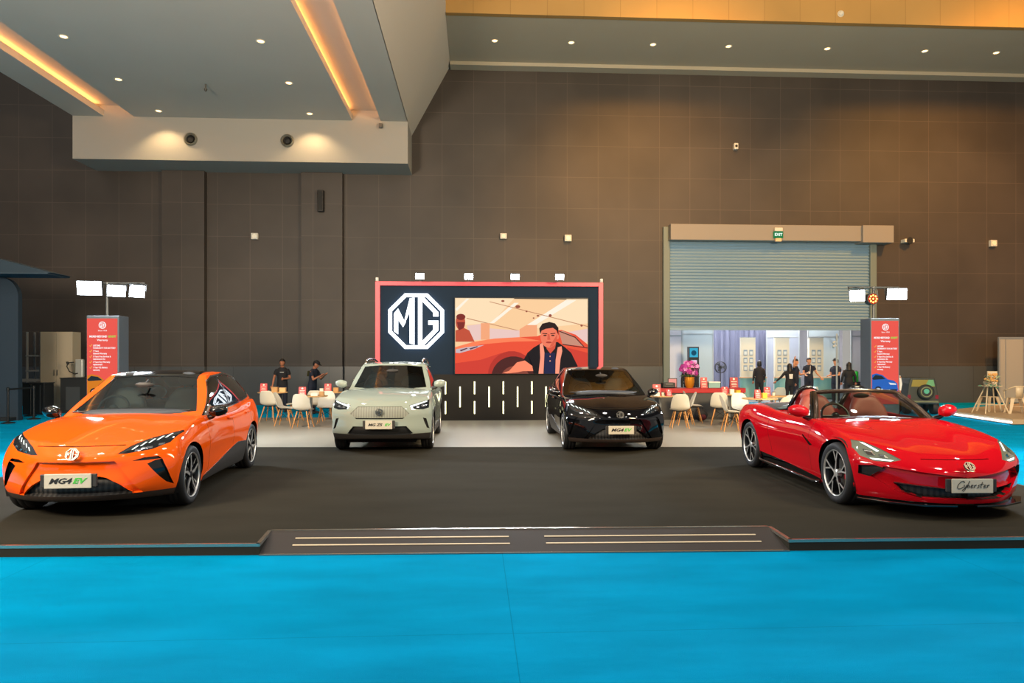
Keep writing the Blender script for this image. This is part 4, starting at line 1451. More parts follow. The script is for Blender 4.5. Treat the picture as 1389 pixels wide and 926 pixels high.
# illuminated octagonal emblem standing off the wall
em = empty('illuminated_emblem', (-1.585, BY - 0.005, 2.765))
tag(em, 'large octagonal white glowing letter emblem at the left of the backdrop', 'sign')
EML = glow('emblem_light', '#f3f8ff', 2.6)
e1 = emblem_mesh('letters', EML, em, (0, -0.06, 0), 0.80, 0.035)
b = MB()
for i in range(8):
    a = PI / 8 + i * PI / 4
    b.tube([(0.74 * math.cos(a), 0.02, 0.74 * math.sin(a)), (0.74 * math.cos(a), -0.06, 0.74 * math.sin(a))], 0.012, 6)
b.build('standoffs', DKPL, em)
b = MB()
A8 = [(0.77 * math.cos(PI / 8 + i * PI / 4), -0.03, 0.77 * math.sin(PI / 8 + i * PI / 4)) for i in range(8)]
b.tube(A8, 0.014, 6, closed=True)
b.build('halo_tube', glow('halo_light', '#d8ecff', 9.0), em)

# LED video wall: a flat moving picture of a young man before a red car
sw, sh_ = 3.58, 2.03
sc = empty('video_screen', (-0.55, BY - 0.004, 1.36))
tag(sc, 'big bright video wall showing a seated young man before a red car', 'screen')
bx('screen_cabinet', mat('screen_black', '#101012', 0.4), -0.02, sw + 0.02, -0.05, 0.0, -0.012, sh_ + 0.02, sc)
SCOL = {}
def scr_mat(c):
    if c not in SCOL:
        SCOL[c] = glow('screen_colour_%d' % len(SCOL), c, 1.0)
    return SCOL[c]
layer = [0]
def px_uv(p):
    return ((p[0] - 495) / 755 * sw, (620 - p[1]) / 433 * sh_)
def clip_poly(poly):
    for ax, lim, sg in ((0, 0.0, 1), (0, sw, -1), (1, 0.0, 1), (1, sh_, -1)):
        out = []
        for i in range(len(poly)):
            p, q = poly[i], poly[(i + 1) % len(poly)]
            ip, iq = (p[ax] - lim) * sg >= 0, (q[ax] - lim) * sg >= 0
            if ip:
                out.append(p)
            if ip != iq:
                t = (lim - p[ax]) / (q[ax] - p[ax])
                out.append((p[0] + t * (q[0] - p[0]), p[1] + t * (q[1] - p[1])))
        poly = out
        if not poly:
            return poly
    return poly
def scr(name, col, *polys):
    if len(polys) > 1 and name in ('picture_car_shade', 'picture_far_tents', 'picture_posts', 'picture_beams', 'picture_roof'):
        for p in polys:
            scr(name[:-1] if name.endswith('s') else name, col, p)
        return
    layer[0] += 1
    y = -0.052 - layer[0] * 0.0004
    b = MB()
    for p in polys:
        q = clip_poly([px_uv(k) for k in p])
        if len(q) > 2:
            b.bm.faces.new([b.bm.verts.new((u, y, v)) for u, v in q])
    bmesh.ops.triangulate(b.bm, faces=b.bm.faces[:])
    for f in b.bm.faces:
        f.normal_update()
        if f.normal.y > 0:
            f.normal_flip()
    return b.build(name, scr_mat(col), sc)
def ell(cx, cy, rx, ry, a0=0, a1=2 * PI, n=26):
    return [(cx + rx * math.cos(a0 + (a1 - a0) * i / n), cy + ry * math.sin(a0 + (a1 - a0) * i / n)) for i in range(n)]
scr('picture_sky', '#fbcf9e', [(495, 187), (1250, 195), (1250, 620), (495, 620)])
scr('picture_roof', '#fde0b8', [(495, 187), (830, 187), (700, 330), (495, 345)], [(1130, 190), (1250, 190), (1250, 330), (900, 365)])
scr('picture_beams', '#fff3e0', [(690, 330), (830, 213), (856, 213), (715, 330)], [(868, 362), (1125, 196), (1185, 196), (905, 368)], [(495, 250), (560, 190), (575, 190), (505, 262)])
scr('picture_ceiling_lines', '#c48a68', [(690, 205), (1250, 345), (1250, 350), (690, 209)], [(560, 300), (860, 372), (860, 376), (560, 305)])
scr('picture_ceiling_spots', '#9a4f3e', ell(850, 235, 14, 9), ell(765, 203, 9, 6), ell(900, 262, 6, 5), ell(965, 287, 8, 5), ell(1035, 285, 9, 8), ell(940, 300, 5, 4), ell(1215, 343, 7, 6))
scr('picture_far_tents', '#ecc9c2', [(560, 345), (640, 335), (640, 425), (590, 430)], [(690, 360), (860, 372), (860, 420), (690, 420)], [(1140, 380), (1250, 360), (1250, 440), (1140, 420)])
scr('picture_posts', '#f6a87c', [(640, 330), (690, 330), (690, 425), (640, 425)], [(860, 365), (900, 340), (960, 340), (960, 415), (860, 420)])
scr('picture_bystander', '#c4513a', [(497, 372), (545, 358), (575, 372), (605, 437), (497, 437)], ell(525, 325, 27, 45))
scr('picture_bystander_hair', '#7f2a26', ell(527, 295, 26, 18), [(505, 325), (550, 325), (545, 358), (515, 372)])
scr('picture_car_body', '#ee5238', [(495, 470), (600, 437), (720, 418), (860, 410), (960, 405), (1040, 372), (1100, 368), (1180, 395), (1250, 452), (1250, 620), (495, 620)])
scr('picture_car_highlight', '#ff8258', [(495, 468), (600, 437), (720, 418), (860, 410), (985, 432), (820, 436), (640, 452), (495, 492)])
scr('picture_car_shade', '#d43f33', [(495, 560), (640, 540), (760, 500), (700, 560), (690, 620), (495, 620)], [(1130, 470), (1250, 500), (1250, 620), (1180, 620)])
scr('picture_car_window', '#c98e78', [(1085, 375), (1110, 373), (1185, 412), (1225, 462), (1105, 450)])
scr('picture_window_lines', '#5e2a26', [(1085, 372), (1180, 408), (1232, 465), (1226, 466), (1176, 413), (1085, 378)], [(1105, 448), (1250, 470), (1250, 475), (1105, 454)])
scr('picture_headlamp', '#c9b6bd', [(500, 480), (560, 468), (660, 455), (600, 480), (520, 502), (497, 500)])
scr('picture_headlamp_bars', '#5c3a4a', [(520, 485), (560, 472), (566, 476), (528, 492)], [(575, 475), (620, 462), (624, 467), (582, 482)])
scr('picture_wheel_arch', '#b8342c', ell(815, 630, 135, 140))
scr('picture_tyre', '#4d2222', ell(825, 640, 125, 120))
scr('picture_rim', '#8a4438', ell(835, 655, 85, 80))
scr('picture_shirt', '#15131b', [(880, 545), (905, 500), (940, 470), (990, 440), (1078, 438), (1120, 468), (1155, 500), (1192, 575), (1195, 620), (940, 620), (935, 575)])
scr('picture_shirt_middle', '#1d2348', [(1003, 500), (1063, 500), (1063, 620), (1000, 620)])
scr('picture_shirt_stripes', '#ff9c80', [(975, 452), (992, 440), (1002, 500), (996, 620), (968, 620), (978, 530)], [(1078, 468), (1100, 462), (1104, 490), (1088, 560), (1086, 620), (1064, 620), (1066, 540)])
scr('picture_neck', '#d9543f', [(1008, 445), (1068, 445), (1062, 475), (1036, 505), (1015, 478)])
scr('picture_face', '#f27b5e', ell(1027, 405, 48, 66), ell(1078, 405, 8, 17))
scr('picture_face_shade', '#dd5f48', [(1045, 440), (1074, 395), (1072, 430), (1050, 462), (1030, 468)], [(1020, 392), (1030, 392), (1036, 425), (1018, 425)])
scr('picture_hair', '#241618', [(977, 395), (972, 360), (990, 332), (1030, 322), (1062, 330), (1082, 356), (1082, 400), (1072, 372), (1050, 356), (1010, 362), (986, 372)])
scr('picture_brows', '#3a1c1a', [(990, 386), (1018, 388), (1018, 393), (990, 391)], [(1036, 388), (1064, 385), (1064, 390), (1036, 393)], ell(1005, 400, 10, 4), ell(1050, 400, 10, 4))
scr('picture_mouth', '#b23c32', ell(1027, 440, 17, 5))
scr('picture_buttons', '#f0a080', ell(1034, 520, 3, 4), ell(1034, 547, 4, 4))
scr('picture_arm', '#ff8e6a', [(820, 590), (845, 555), (890, 544), (932, 575), (938, 605), (880, 605), (850, 612), (790, 618), (765, 615), (800, 604)])

# four floodlights clipped to the top of the backdrop
FLH = mat('flood_housing', '#3a3d3f', 0.5)
FLL = glow('flood_lens', '#eef6ff', 30.0)
def floodlight(loc, target, w, h, label, group, name='floodlight', stem=None, lens=None):
    o = empty(name, loc)
    tag(o, label, 'floodlight', group)
    v = (Vector(target) - Vector(loc)).normalized()
    R = v.to_track_quat('-Y', 'Z').to_matrix().to_4x4()
    b = MB(); b.xf(b.box(-w / 2, w / 2, -0.02, 0.05, -h / 2, h / 2), R)
    for i in range(5):
        x = -w / 2 + w * (i + 0.5) / 5
        b.xf(b.box(x - 0.006, x + 0.006, 0.05, 0.08, -h / 2 + 0.02, h / 2 - 0.02), R)
    b.build('housing', FLH, o)
    b = MB(); b.xf(b.box(-w / 2 + 0.012, w / 2 - 0.012, -0.026, -0.021, -h / 2 + 0.012, h / 2 - 0.012), R)
    b.build('lens', lens or FLL, o)
    if stem:
        b = MB(); b.tube([(-w / 2 - 0.02, 0.03, 0), (-w / 2 - 0.02, 0.06, stem * 0.8), (0, 0.083, stem)], 0.012, 6); b.tube([(w / 2 + 0.02, 0.03, 0), (w / 2 + 0.02, 0.06, stem * 0.8), (0, 0.083, stem)], 0.012, 6)
        b.build('yoke', FLH, o, smooth=60)
    return o
for i, x in enumerate((-1.46, -0.18, 1.04, 2.22)):
    o = floodlight((x, BY - 0.42, 3.93), (x, 8, 0.5), 0.24, 0.17, '%s from the left of the four dazzling floodlights on the backdrop' % order[i], 'floodlights on the backdrop', stem=0.0)
    b = MB(); b.tube([(0, 0.06, 0), (0, 0.2, 0.02), (0, 0.44, -0.07)], 0.016, 8); b.box(-0.05, 0.05, 0.40, 0.50, -0.0965, -0.07)
    b.build('arm', FLH, o, smooth=60)

# ================================================================ TOTEMS AND TOWER FLOODLIGHTS
TOTS = mat('totem_grey', '#4b5660', 0.5)
TFACE = glow('totem_red_face', '#e6544a', 1.05)
TW = glow('totem_white', '#ffffff', 1.0)
TG = glow('totem_green', '#a9dc5a', 0.9)
TO = glow('totem_orange_tick', '#ffc04a', 0.9)
def totem(loc, label, carc, darker):
    w, d, h = 0.66, 0.42, 2.665
    o = empty('totem_sign', loc)
    tag(o, label, 'sign')
    bx('cabinet', TOTS, 0, w, 0.0, d, 0.0, h, o, 0.01)
    f = bx('face', TFACE, 0.015, w - 0.03, -0.012, -0.001, 0.75, h - 0.06, o)
    cx = w / 2
    b = MB(); b.lathe([(0.075, -0.0005), (0.075, -0.004)], 24, axis='y'); c = b.build('roundel', TW, o); c.location = (cx, -0.0125, h - 0.20)
    e = emblem_mesh('emblem', TFACE, o, (cx, -0.0168, h - 0.20), 0.062, 0.001)
    text_mesh('lettering', 'Since 1924', 0.042, TW, o, (cx, -0.014, h - 0.315), depth=0.0008)
    text_mesh('lettering', 'MORE+BEYOND', 0.058, TW, o, (cx - 0.085, -0.014, h - 0.44), depth=0.0008, bold=0.002, sx=0.85)
    text_mesh('lettering', 'BENEFIT', 0.058, TG, o, (cx + 0.20, -0.014, h - 0.44), depth=0.0008, bold=0.002, sx=0.75)
    text_mesh('lettering', 'Warranty', 0.056, TW, o, (cx, -0.014, h - 0.515), depth=0.0008, bold=0.001)
    for i, (a, bb) in enumerate((('LIFETIME', 'WARRANTY FOR BATTERY'), ('7 Years', 'General Warranty'), ('5 Years Free Services &', 'maintenance fee'), ('3 Years Key Warranty', 'replacement'), ('1 Year V2L Battery', 'warranty'))):
        z = h - 0.63 - i * 0.115
        text_mesh('lettering', a, 0.046, TW, o, (0.14, -0.014, z), depth=0.0008, align='LEFT', bold=0.001, sx=0.82)
        text_mesh('lettering', bb, 0.046, TW, o, (0.14, -0.014, z - 0.052), depth=0.0008, align='LEFT', bold=0.001, sx=0.82)
        b = MB(); b.tube([(0.07, -0.014, z), (0.085, -0.014, z - 0.02), (0.115, -0.014, z + 0.025)], 0.006, 5); b.build('tick', TO, o)
    # printed picture of a car along the foot of the face
    B = MB(); z0 = 0.96
    pts = [(0.02, 0.05), (0.02, 0.47), (0.12, 0.50), (0.26, 0.46), (0.38, 0.36), (0.52, 0.33), (0.60, 0.26), (0.62, 0.10), (0.52, 0.05)]
    B.prism([(x, z0 + z * 0.95) for x, z in pts], -0.0155, -0.0135); B.build('printed_car', glow('printed_car_' + carc[1:], carc, 0.75), o)
    B = MB(); B.prism([(x, z0 + z) for x, z in ((0.02, 0.36), (0.10, 0.44), (0.24, 0.42), (0.33, 0.35), (0.05, 0.33))], -0.017, -0.0158); B.build('printed_windows', glow('printed_glass', '#20303a', 0.7), o)
    B = MB(); B.prism(ngon(0.16, z0 + 0.10, 0.085, 20), -0.018, -0.0162); B.build('printed_wheel', glow('printed_tyre', '#1b1b1d', 0.7), o)
    B = MB(); B.prism(ngon(0.16, z0 + 0.10, 0.055, 16), -0.0195, -0.0182); B.build('printed_rim', glow('printed_rim', '#b4b6b8', 0.8), o)
    B = MB(); B.prism([(x, z0 + z) for x, z in ((0.40, 0.27), (0.56, 0.25), (0.58, 0.22), (0.44, 0.22))], -0.017, -0.0158); B.build('printed_headlamp', glow('printed_lamp', '#e9eef2', 0.9), o)
    B = MB(); B.prism([(x, z0 + z) for x, z in ((0.38, 0.12), (0.60, 0.12), (0.57, 0.07), (0.42, 0.07))], -0.017, -0.0158); B.build('printed_grille', glow('printed_tyre'), o)
    return o
totem((-8.16, 15.0, 0.0), 'tall red sign board picturing an orange car behind the orange hatchback', '#f08a1e', 0)
totem((8.79, 15.0, 0.0), 'tall red sign board picturing a blue car behind the red roadster', '#2b6fd0', 0)

MAST = mat('mast_metal', '#5a5e60', 0.4, 0.5)
def mast(loc, x0, x1, label):
    o = empty('light_mast', loc)
    tag(o, label, 'light stand')
    b = MB(); b.tube([(0, 0, 0), (0, 0, 3.42 - loc[2])], 0.03, 10); b.build('pole', MAST, o, smooth=60)
    b = MB(); b.tube([(x0, 0, 3.40 - loc[2]), (x1, 0, 3.40 - loc[2])], 0.024, 8); b.build('crossbar', MAST, o, smooth=60)
    b = MB(); b.box(-0.25, 0.25, -0.05, 0.3, 0, 0.03); b.build('base_plate', MAST, o, bevel=0.01)
    return o
mast((-7.995, 15.5, 0.0), -0.55, 0.8, 'dark floodlight mast behind the red sign with the orange car')
mast((9.15, 15.5, 0.0), -0.6, 0.6, 'dark floodlight mast behind the red sign with the blue car')
G1, G2 = 'floodlights of the left mast', 'floodlights of the right mast'
floodlight((-8.30, 15.38, 3.28), (-7.0, 5, 1.9), 0.50, 0.31, 'wide leftmost floodlight over the sign with the orange car', G1, stem=0.12)
floodlight((-7.74, 15.37, 3.225), (-3.8, 8, 1.6), 0.36, 0.26, 'middle floodlight of the left mast tilted to the right', G1, stem=0.165)
floodlight((-7.30, 15.38, 3.22), (-1.0, 9.5, 1.5), 0.30, 0.28, 'rightmost floodlight of the left mast turned away to the right', G1, stem=0.18)
floodlight((9.62, 15.38, 3.24), (8.8, 5, 1.9), 0.46, 0.27, 'wide right-hand floodlight over the sign with the blue car', G2, stem=0.16)
floodlight((8.70, 15.38, 3.20), (4.2, 9, 1.2), 0.32, 0.27, 'left-hand floodlight of the right mast tilted to the left', G2, stem=0.20)
sp = empty('stage_spotlight', (9.01, 15.34, 3.12))
tag(sp, 'round spotlight with glowing orange lamps between the right floodlights', 'spotlight')
b = MB(); b.lathe([(0.12, -0.06), (0.13, -0.05), (0.13, 0.10), (0.08, 0.16)], 24, axis='y'); b.build('housing', FLH, sp, smooth=40)
b = MB(); b.lathe([(0.118, -0.0605), (0.118, -0.066)], 24, axis='y'); b.build('front_disc', glow('orange_led_base', '#b02a12', 1.2), sp)
for k in range(9):
    a = 2 * PI * k / 8
    r_ = 0.078 if k < 8 else 0
    b = MB(); b.ball((r_ * math.cos(a), -0.068, r_ * math.sin(a)), 0.021, 8, (1, 0.4, 1)); b.build('lamp', glow('orange_led', '#ffb258', 5.0), sp, smooth='all')
b = MB(); b.tube([(0.15, 0.03, 0), (0.15, 0.03, 0.2), (0.05, 0.122, 0.28)], 0.012, 6); b.build('yoke', FLH, sp, smooth=60)

# ================================================================ LEFT EDGE OF THE HALL
NAVY = mat('navy_panel', '#1c2c3a', 0.6)
o = empty('booth_wall', (-15.0, 20.5, 0))
tag(o, 'dark navy booth wall with rounded top corner at the far left edge', 'booth')
b = MB()
corner = [(1.95 - 0.55 + 0.55 * math.sin(a), 3.55 + 0.55 * math.cos(a) + 0.0) for a in [PI / 2 * i / 10 for i in range(11)]]
b.prism([(-4, 0)] + [(-4, 4.1)] + corner + [(1.95, 0)], 0, 0.18)
b.build('panel', NAVY, o)
b = MB(); b.box(-4.0, 1.9, -0.3, 0.3, 0.0, 0.10); b.build('plinth', mat('plinth_black', '#121518', 0.6), o, bevel=0.01)
o2 = empty('booth_canopy', (-15.0, 20.2, 4.12))
tag(o2, 'dark blue slanting canopy slab above the navy booth wall at the left', 'canopy')
b = MB(); b.prism([(-4, 0.02), (3.3, 0.02), (1.5, 0.5), (-4, 1.2)], -0.4, 0.6); b.build('slab', mat('canopy_blue', '#22333f', 0.7), o2)
b = MB(); b.box(-4, 3.2, -0.42, 0.62, -0.015, 0.02); b.build('edge_trim', mat('canopy_trim', '#2d3f4c', 0.6), o2)
# pale storage cupboard, ladder rack, counters and charging post
CUP = mat('cupboard_cream', '#a59a86', 0.6)
o = empty('storage_cupboard', (-14.45, 23.8, 0.0))
tag(o, 'tall cream two-door cupboard standing left of the red sign', 'cupboard')
bx('body', CUP, 0, 1.04, 0.03, 0.5, 0.0, 2.66, o)
for k in range(2):
    d = bx('door', CUP, 0.01 + k * 0.515, 0.52 + k * 0.515, 0.0, 0.028, 0.06, 2.64, o, 0.006)
    bx('handle', MAST, (0.46 if k == 0 else 0.56) - 0.01, (0.46 if k == 0 else 0.56) + 0.01, -0.025, 0.0, 1.2, 1.4, d)
o = empty('rack', (-14.98, 23.9, 0.0))
tag(o, 'open ladder-like metal rack left of the cream cupboard', 'rack')
ALR = mat('rack_metal', '#9ea1a3', 0.4, 0.5)
for x in (0.02, 0.46):
    for y in (0.0, 0.4):
        b = MB(); b.box(x, x + 0.05, y, y + 0.05, 0, 2.66); b.build('upright', ALR, o)
for z in (0.18, 1.0, 1.34, 1.84):
    b = MB()
    b.box(-0.22 if z == 1.0 else 0.02, 0.51, -0.02, 0.47, z, z + (0.09 if z == 1.0 else 0.05)); b.build('shelf', ALR, o)
BLKC = mat('counter_black', '#1a1e22', 0.5)
o = empty('low_counter', (-14.25, 22.6, 0.0))
tag(o, 'lower black counter in front of the cream cupboard', 'counter')
bx('body', BLKC, 0, 0.66, 0.0, 0.5, 0.0, 0.98, o, 0.01)
bx('top', mat('counter_top', '#262b30', 0.35), -0.02, 0.68, -0.02, 0.52, 0.98, 1.01, o, 0.006)
bx('panel_strip', mat('counter_strip', '#3a3f43', 0.4), 0.52, 0.56, -0.008, 0.0, 0.05, 0.93, o)
o = empty('high_counter', (-13.45, 23.2, 0.0))
tag(o, 'higher black counter beside the red sign with a charging unit on top', 'counter')
bx('body', BLKC, 0, 0.95, 0.0, 0.5, 0.0, 1.12, o, 0.01)
bx('top', mat('counter_top'), -0.02, 0.97, -0.02, 0.52, 1.12, 1.15, o, 0.006)
bx('front_panel', mat('counter_strip'), 0.18, 0.62, -0.008, 0.0, 0.1, 0.85, o)
o = empty('wall_charger', (-13.1, 23.4, 1.151))
tag(o, 'pale upright car charging unit with a black cable on the high counter', 'charger')
bx('body', mat('charger_silver', '#a9aca8', 0.35, 0.3), 0.0, 0.24, 0, 0.14, 0.0, 0.60, o, 0.03)
b = MB(); b.tube([(-0.02, -0.02, 0.5), (-0.2, -0.03, 0.48), (-0.24, -0.03, 0.36), (-0.16, -0.03, 0.2), (0.0, -0.03, 0.12), (0.1, -0.02, 0.14)], 0.018, 8); b.build('cable', DARK, o, smooth=60)
b = MB(); b.tube([(-0.2, -0.03, 0.42), (-0.22, -0.05, 0.52)], 0.035, 8); b.build('plug', DARK, o, smooth=60)
# retractable belt posts
POST = mat('post_black', '#15171a', 0.35, 0.3)
posts = [(-12.74, 19.6), (-12.86, 20.9), (-13.7, 22.1)]
for i, (x, y) in enumerate(posts):
    o = empty('barrier_post', (x, y, 0))
    tag(o, '%s black belt barrier post left of the orange car' % ('nearest', 'middle', 'farthest')[i], 'barrier', 'belt barrier posts')
    b = MB(); b.lathe([(0.17, 0), (0.17, 0.02), (0.05, 0.045), (0.03, 0.05)], 24); b.build('base', POST, o, smooth=40)
    b = MB(); b.tube([(0, 0, 0.04), (0, 0, 0.9)], 0.03, 12); b.build('pole', POST, o, smooth=60)
    b = MB(); b.lathe([(0.03, 0.88), (0.04, 0.89), (0.04, 0.97), (0.02, 0.985)], 16); b.build('belt_head', POST, o, smooth=40)
    nx, ny = posts[i + 1] if i < 2 else (-13.45 + 0.6, 23.1)
    if i < 2:
        v = Vector((nx - x, ny - y, 0)); n_ = v.normalized()
        b = MB()
        p = [n_ * 0.045 + Vector((0, 0, 0.90)), v - n_ * 0.045 + Vector((0, 0, 0.90)), v - n_ * 0.045 + Vector((0, 0, 0.95)), n_ * 0.045 + Vector((0, 0, 0.95))]
        b.bm.faces.new([b.bm.verts.new(q) for q in p]); b.build('belt', DARK, o, solid=0.004)

# ================================================================ RIGHT EDGE OF THE HALL
PART = mat('partition_grey', '#a09c97', 0.5)
for i in range(2):
    o = empty('partition_wall', (20.5 + i * 1.06, 26.15, 0.0))
    tag(o, 'grey partition panel in a metal frame at the right edge, %s of two' % ('left', 'right')[i], 'partition', 'grey partition panels')
    bx('panel', PART, 0.06, 1.0, 0.02, 0.05, 0.05, 2.55, o)
    for x in (0, 1.0):
        bx('frame_post', ALR, x, x + 0.055, 0, 0.07, 0, 2.62, o)
    bx('top_rail', ALR, 0.055, 1.0, 0, 0.07, 2.55, 2.62, o)
    bx('mid_strip', ALR, 0.27, 0.30, 0.005, 0.02, 0.05, 2.55, o)
WOODP = mat('pale_wood_deck', '#b39775', 0.5, noise=0.08, nscale=2)
pl = empty('wooden_platform', (14.72, 21.06, 0.0))
tag(pl, 'low pale wooden platform with a glowing edge at the far right', 'platform')
b = MB(); b.prism([(0, 0), (-0.47, -3.36), (9, -3.2), (9, 3.6), (5.4, 3.4)], 0.02, 0.15, 'z'); b.build('deck', WOODP, pl)
b = MB(); b.prism([(0.2, 0.0), (-0.3, -3.2), (8.8, -3.0), (8.8, 3.4), (5.4, 3.2)], 0.0, 0.02, 'z'); b.build('base', DKPL, pl)
b = MB(); b.tube([(-0.02, -0.03, 0.07), (-0.50, -3.36, 0.07)], 0.022, 6); b.build('edge_light', glow('edge_led', '#dfeeff', 6.0), pl, smooth=60)
# ================================================================ TABLES, CHAIRS AND WHAT STANDS ON THEM
SHELL = mat('white_chair_shell', '#cfcabb', 0.45)
BEECH = mat('beech_legs', '#c58a4c', 0.5, noise=0.1, nscale=20)
WIRE = mat('black_wire', '#1a1816', 0.4, 0.6)
TTOP = mat('pale_wood_top', '#c39a66', 0.4, noise=0.08, nscale=6)
STEELP = mat('steel_column', '#9c9a94', 0.3, 0.8)
MENUR = mat('red_card', '#c92a30', 0.45)
CARDW = mat('card_white', '#e4ddd0', 0.6)
KRAFT = mat('kraft_box', '#b98f5c', 0.7)


def make_chair():
    c = empty('shell_chair')
    prof = [(-.225, .425, .19, .0), (-.20, .438, .215, .012), (-.10, .430, .225, .03), (.02, .422, .225, .045), (.12, .435, .225, .06), (.175, .49, .225, .065), (.205, .58, .222, .06), (.235, .69, .205, .045), (.26, .79, .165, .025), (.268, .825, .11, .01)]
    b = MB()
    rows = []
    for k, (y, z, w, cv) in enumerate(prof):
        back = min(1, max(0, (k - 3) / 3))
        rows.append([(u * w, y - cv * 1.3 * u * u * back, z + cv * (1 - back) * u * u) for u in (-1, -.75, -.4, 0, .4, .75, 1)])
    b.sheet(rows)
    b.build('seat_shell', SHELL, c, smooth='all', sub=1, solid=-0.008)
    for sx in (1, -1):
        for sy in (1, -1):
            b = MB(); b.tube([(sx * .11, sy * .10, .405), (sx * .205, sy * .20, 0.0)], [.017, .011], 8)
            b.build('leg', BEECH, c, smooth=60)
    b = MB()
    for sx in (1, -1):
        b.tube([(sx * .12, -.11, .36), (sx * .165, .16, .16)], .005, 5)
        b.tube([(sx * .12, .11, .36), (sx * .165, -.16, .16)], .005, 5)
        b.tube([(-sx * .12, sx * .11, .36), (sx * .165, sx * .16, .16)], .005, 5)
    b.tube([(-.12, -.11, .40), (.12, -.11, .40), (.12, .11, .40), (-.12, .11, .40)], .008, 6, closed=True)
    b.build('wire_brace', WIRE, c)
    return c


def make_table():
    t = empty('cafe_table')
    b = MB(); b.lathe([(.38, .725), (.40, .732), (.40, .747), (.393, .752)], 40); b.build('tabletop', TTOP, t, smooth=40)
    b = MB(); b.tube([(0, 0, .02), (0, 0, .724)], .032, 14); b.build('column', STEELP, t, smooth=60)
    b = MB(); b.lathe([(.23, 0), (.23, .012), (.06, .028), (.04, .05)], 32); b.build('base', STEELP, t, smooth=40)
    return t


chair0, table0 = make_chair(), make_table()
used = {'c': False, 't': False}
Zs = 0.1008


def put(kind, proto, x, y, rz, label, cat, group, z=None):
    z = (Zs if kind == 't' else Zs + 0.0045) if z is None else z
    o = proto if not used[kind] else copy_tree(proto)
    used[kind] = True
    o.location = (x, y, z)
    o.rotation_euler = (0, 0, math.radians(rz))
    tag(o, label, cat, group)
    return o


LG, RG = 'white shell chairs of the left tables', 'white shell chairs of the right tables'
# rz 0 faces the camera, 180 shows its back, 90 faces right, -90 faces left
for x, y, rz, lab, g in (
    (-4.13, 16.85, 176, 'white shell chair with its back to the viewer, nearest of the left tables', LG),
    (-4.72, 17.45, 88, 'white shell chair seen from the side at the left of the nearest left table', LG),
    (-3.82, 17.95, 5, 'white shell chair facing forward behind the nearest left table', LG),
    (-3.28, 17.55, -85, 'white shell chair in profile beside the left flank of the white crossover', LG),
    (-4.86, 18.95, -70, 'white shell chair facing left near the legs of the standing man', LG),
    (-5.42, 18.62, 170, 'white shell chair with its back forward at the table behind the orange car', LG),
    (-6.15, 18.75, 100, 'white shell chair partly hidden by the tail of the orange car', LG),
    (-4.25, 18.72, 184, 'white shell chair with its back forward at the far left table', LG),
    (-3.40, 19.15, -95, 'white shell chair just left of the mirror of the white crossover', LG),
    (4.86, 16.32, 172, 'white shell chair with its back to the viewer right of the black car', RG),
    (5.26, 17.15, -100, 'white shell chair leaning behind the chair beside the black car', RG),
    (5.66, 17.75, 78, 'white shell chair in profile before the red counter facing right', RG),
    (6.10, 17.05, 158, 'white shell chair with rounded back forward left of the roadster', RG),
    (5.86, 15.62, 80, 'white shell chair in profile closest to the tail of the roadster', RG),
    (6.42, 16.38, 3, 'white shell chair facing forward behind the table nearest the roadster', RG),
    (6.86, 15.02, 175, 'white shell chair back peeping over the rear of the roadster', RG),
    (7.25, 15.85, 190, 'pale shell chair behind the rear deck of the roadster', RG),
    (3.86, 17.3, 95, 'white shell chair half hidden behind the right side of the black car', RG),
):
    put('c', chair0, x, y, rz, lab, 'chair', g)
for x, y, rz, lab in ((9.95, 22.4, 180, 'white shell chair standing on the blue floor before the woman in black'), (11.35, 23.0, 185, 'white shell chair on the blue floor behind the roadster roll hoop')):
    put('c', chair0, x, y, rz, lab, 'chair', 'white shell chairs on the blue floor', z=0.005)

TL, TR = 'cafe tables on the left', 'cafe tables on the right'
tables = ((-4.05, 17.32, 'round wooden cafe table nearest the viewer on the left', TL), (-4.0, 19.28, 'round wooden cafe table behind the mirror of the white crossover', TL), (-5.55, 19.3, 'round wooden cafe table behind the orange car', TL),
          (4.56, 16.95, 'round wooden cafe table beside the black car', TR), (6.55, 17.6, 'round wooden cafe table before the red counter', TR), (6.55, 15.68, 'round wooden cafe table left of the roadster tail', TR), (7.3, 16.75, 'round wooden cafe table behind the roadster tail', TR))
for x, y, lab, g in tables:
    put('t', table0, x, y, 0, lab, 'table', g)
ZT = Zs + 0.7525


def menu(x, y, z, w, h, lab, g, rz=0, m=None):
    o = empty('menu_stand', (x, y, z), math.radians(rz))
    tag(o, lab, 'card', g)
    b = MB()
    b.prism([(-0.05, 0), (-0.045, 0), (0.002, h), (-0.002, h)], -w / 2, w / 2, 'x')
    b.build('front_card', m or MENUR, o)
    b = MB(); b.prism([(0.045, 0), (0.05, 0), (0.005, h - 0.002), (0.001, h - 0.002)], -w / 2, w / 2, 'x'); b.build('rear_card', m or MENUR, o)
    t = math.atan2(0.05, h)
    def on(zf, off=0.0015):
        return (0, -0.05 + 0.05 * zf - off, h * zf)
    b = MB(); b.lathe([(w * 0.13, 0), (w * 0.13, -0.001)], 16, axis='y'); e = b.build('roundel', CARDW, o); e.location = on(0.84); e.rotation_euler = (-t, 0, 0)
    for k, zf in enumerate((0.60, 0.45, 0.30, 0.15)):
        ww = w * (0.36, 0.30, 0.33, 0.28)[k]
        b = MB(); b.box(-ww, ww, -0.001, 0, -h * 0.018, h * 0.018); e = b.build('printed_line', CARDW, o); e.location = on(zf); e.rotation_euler = (-t, 0, 0)
    return o


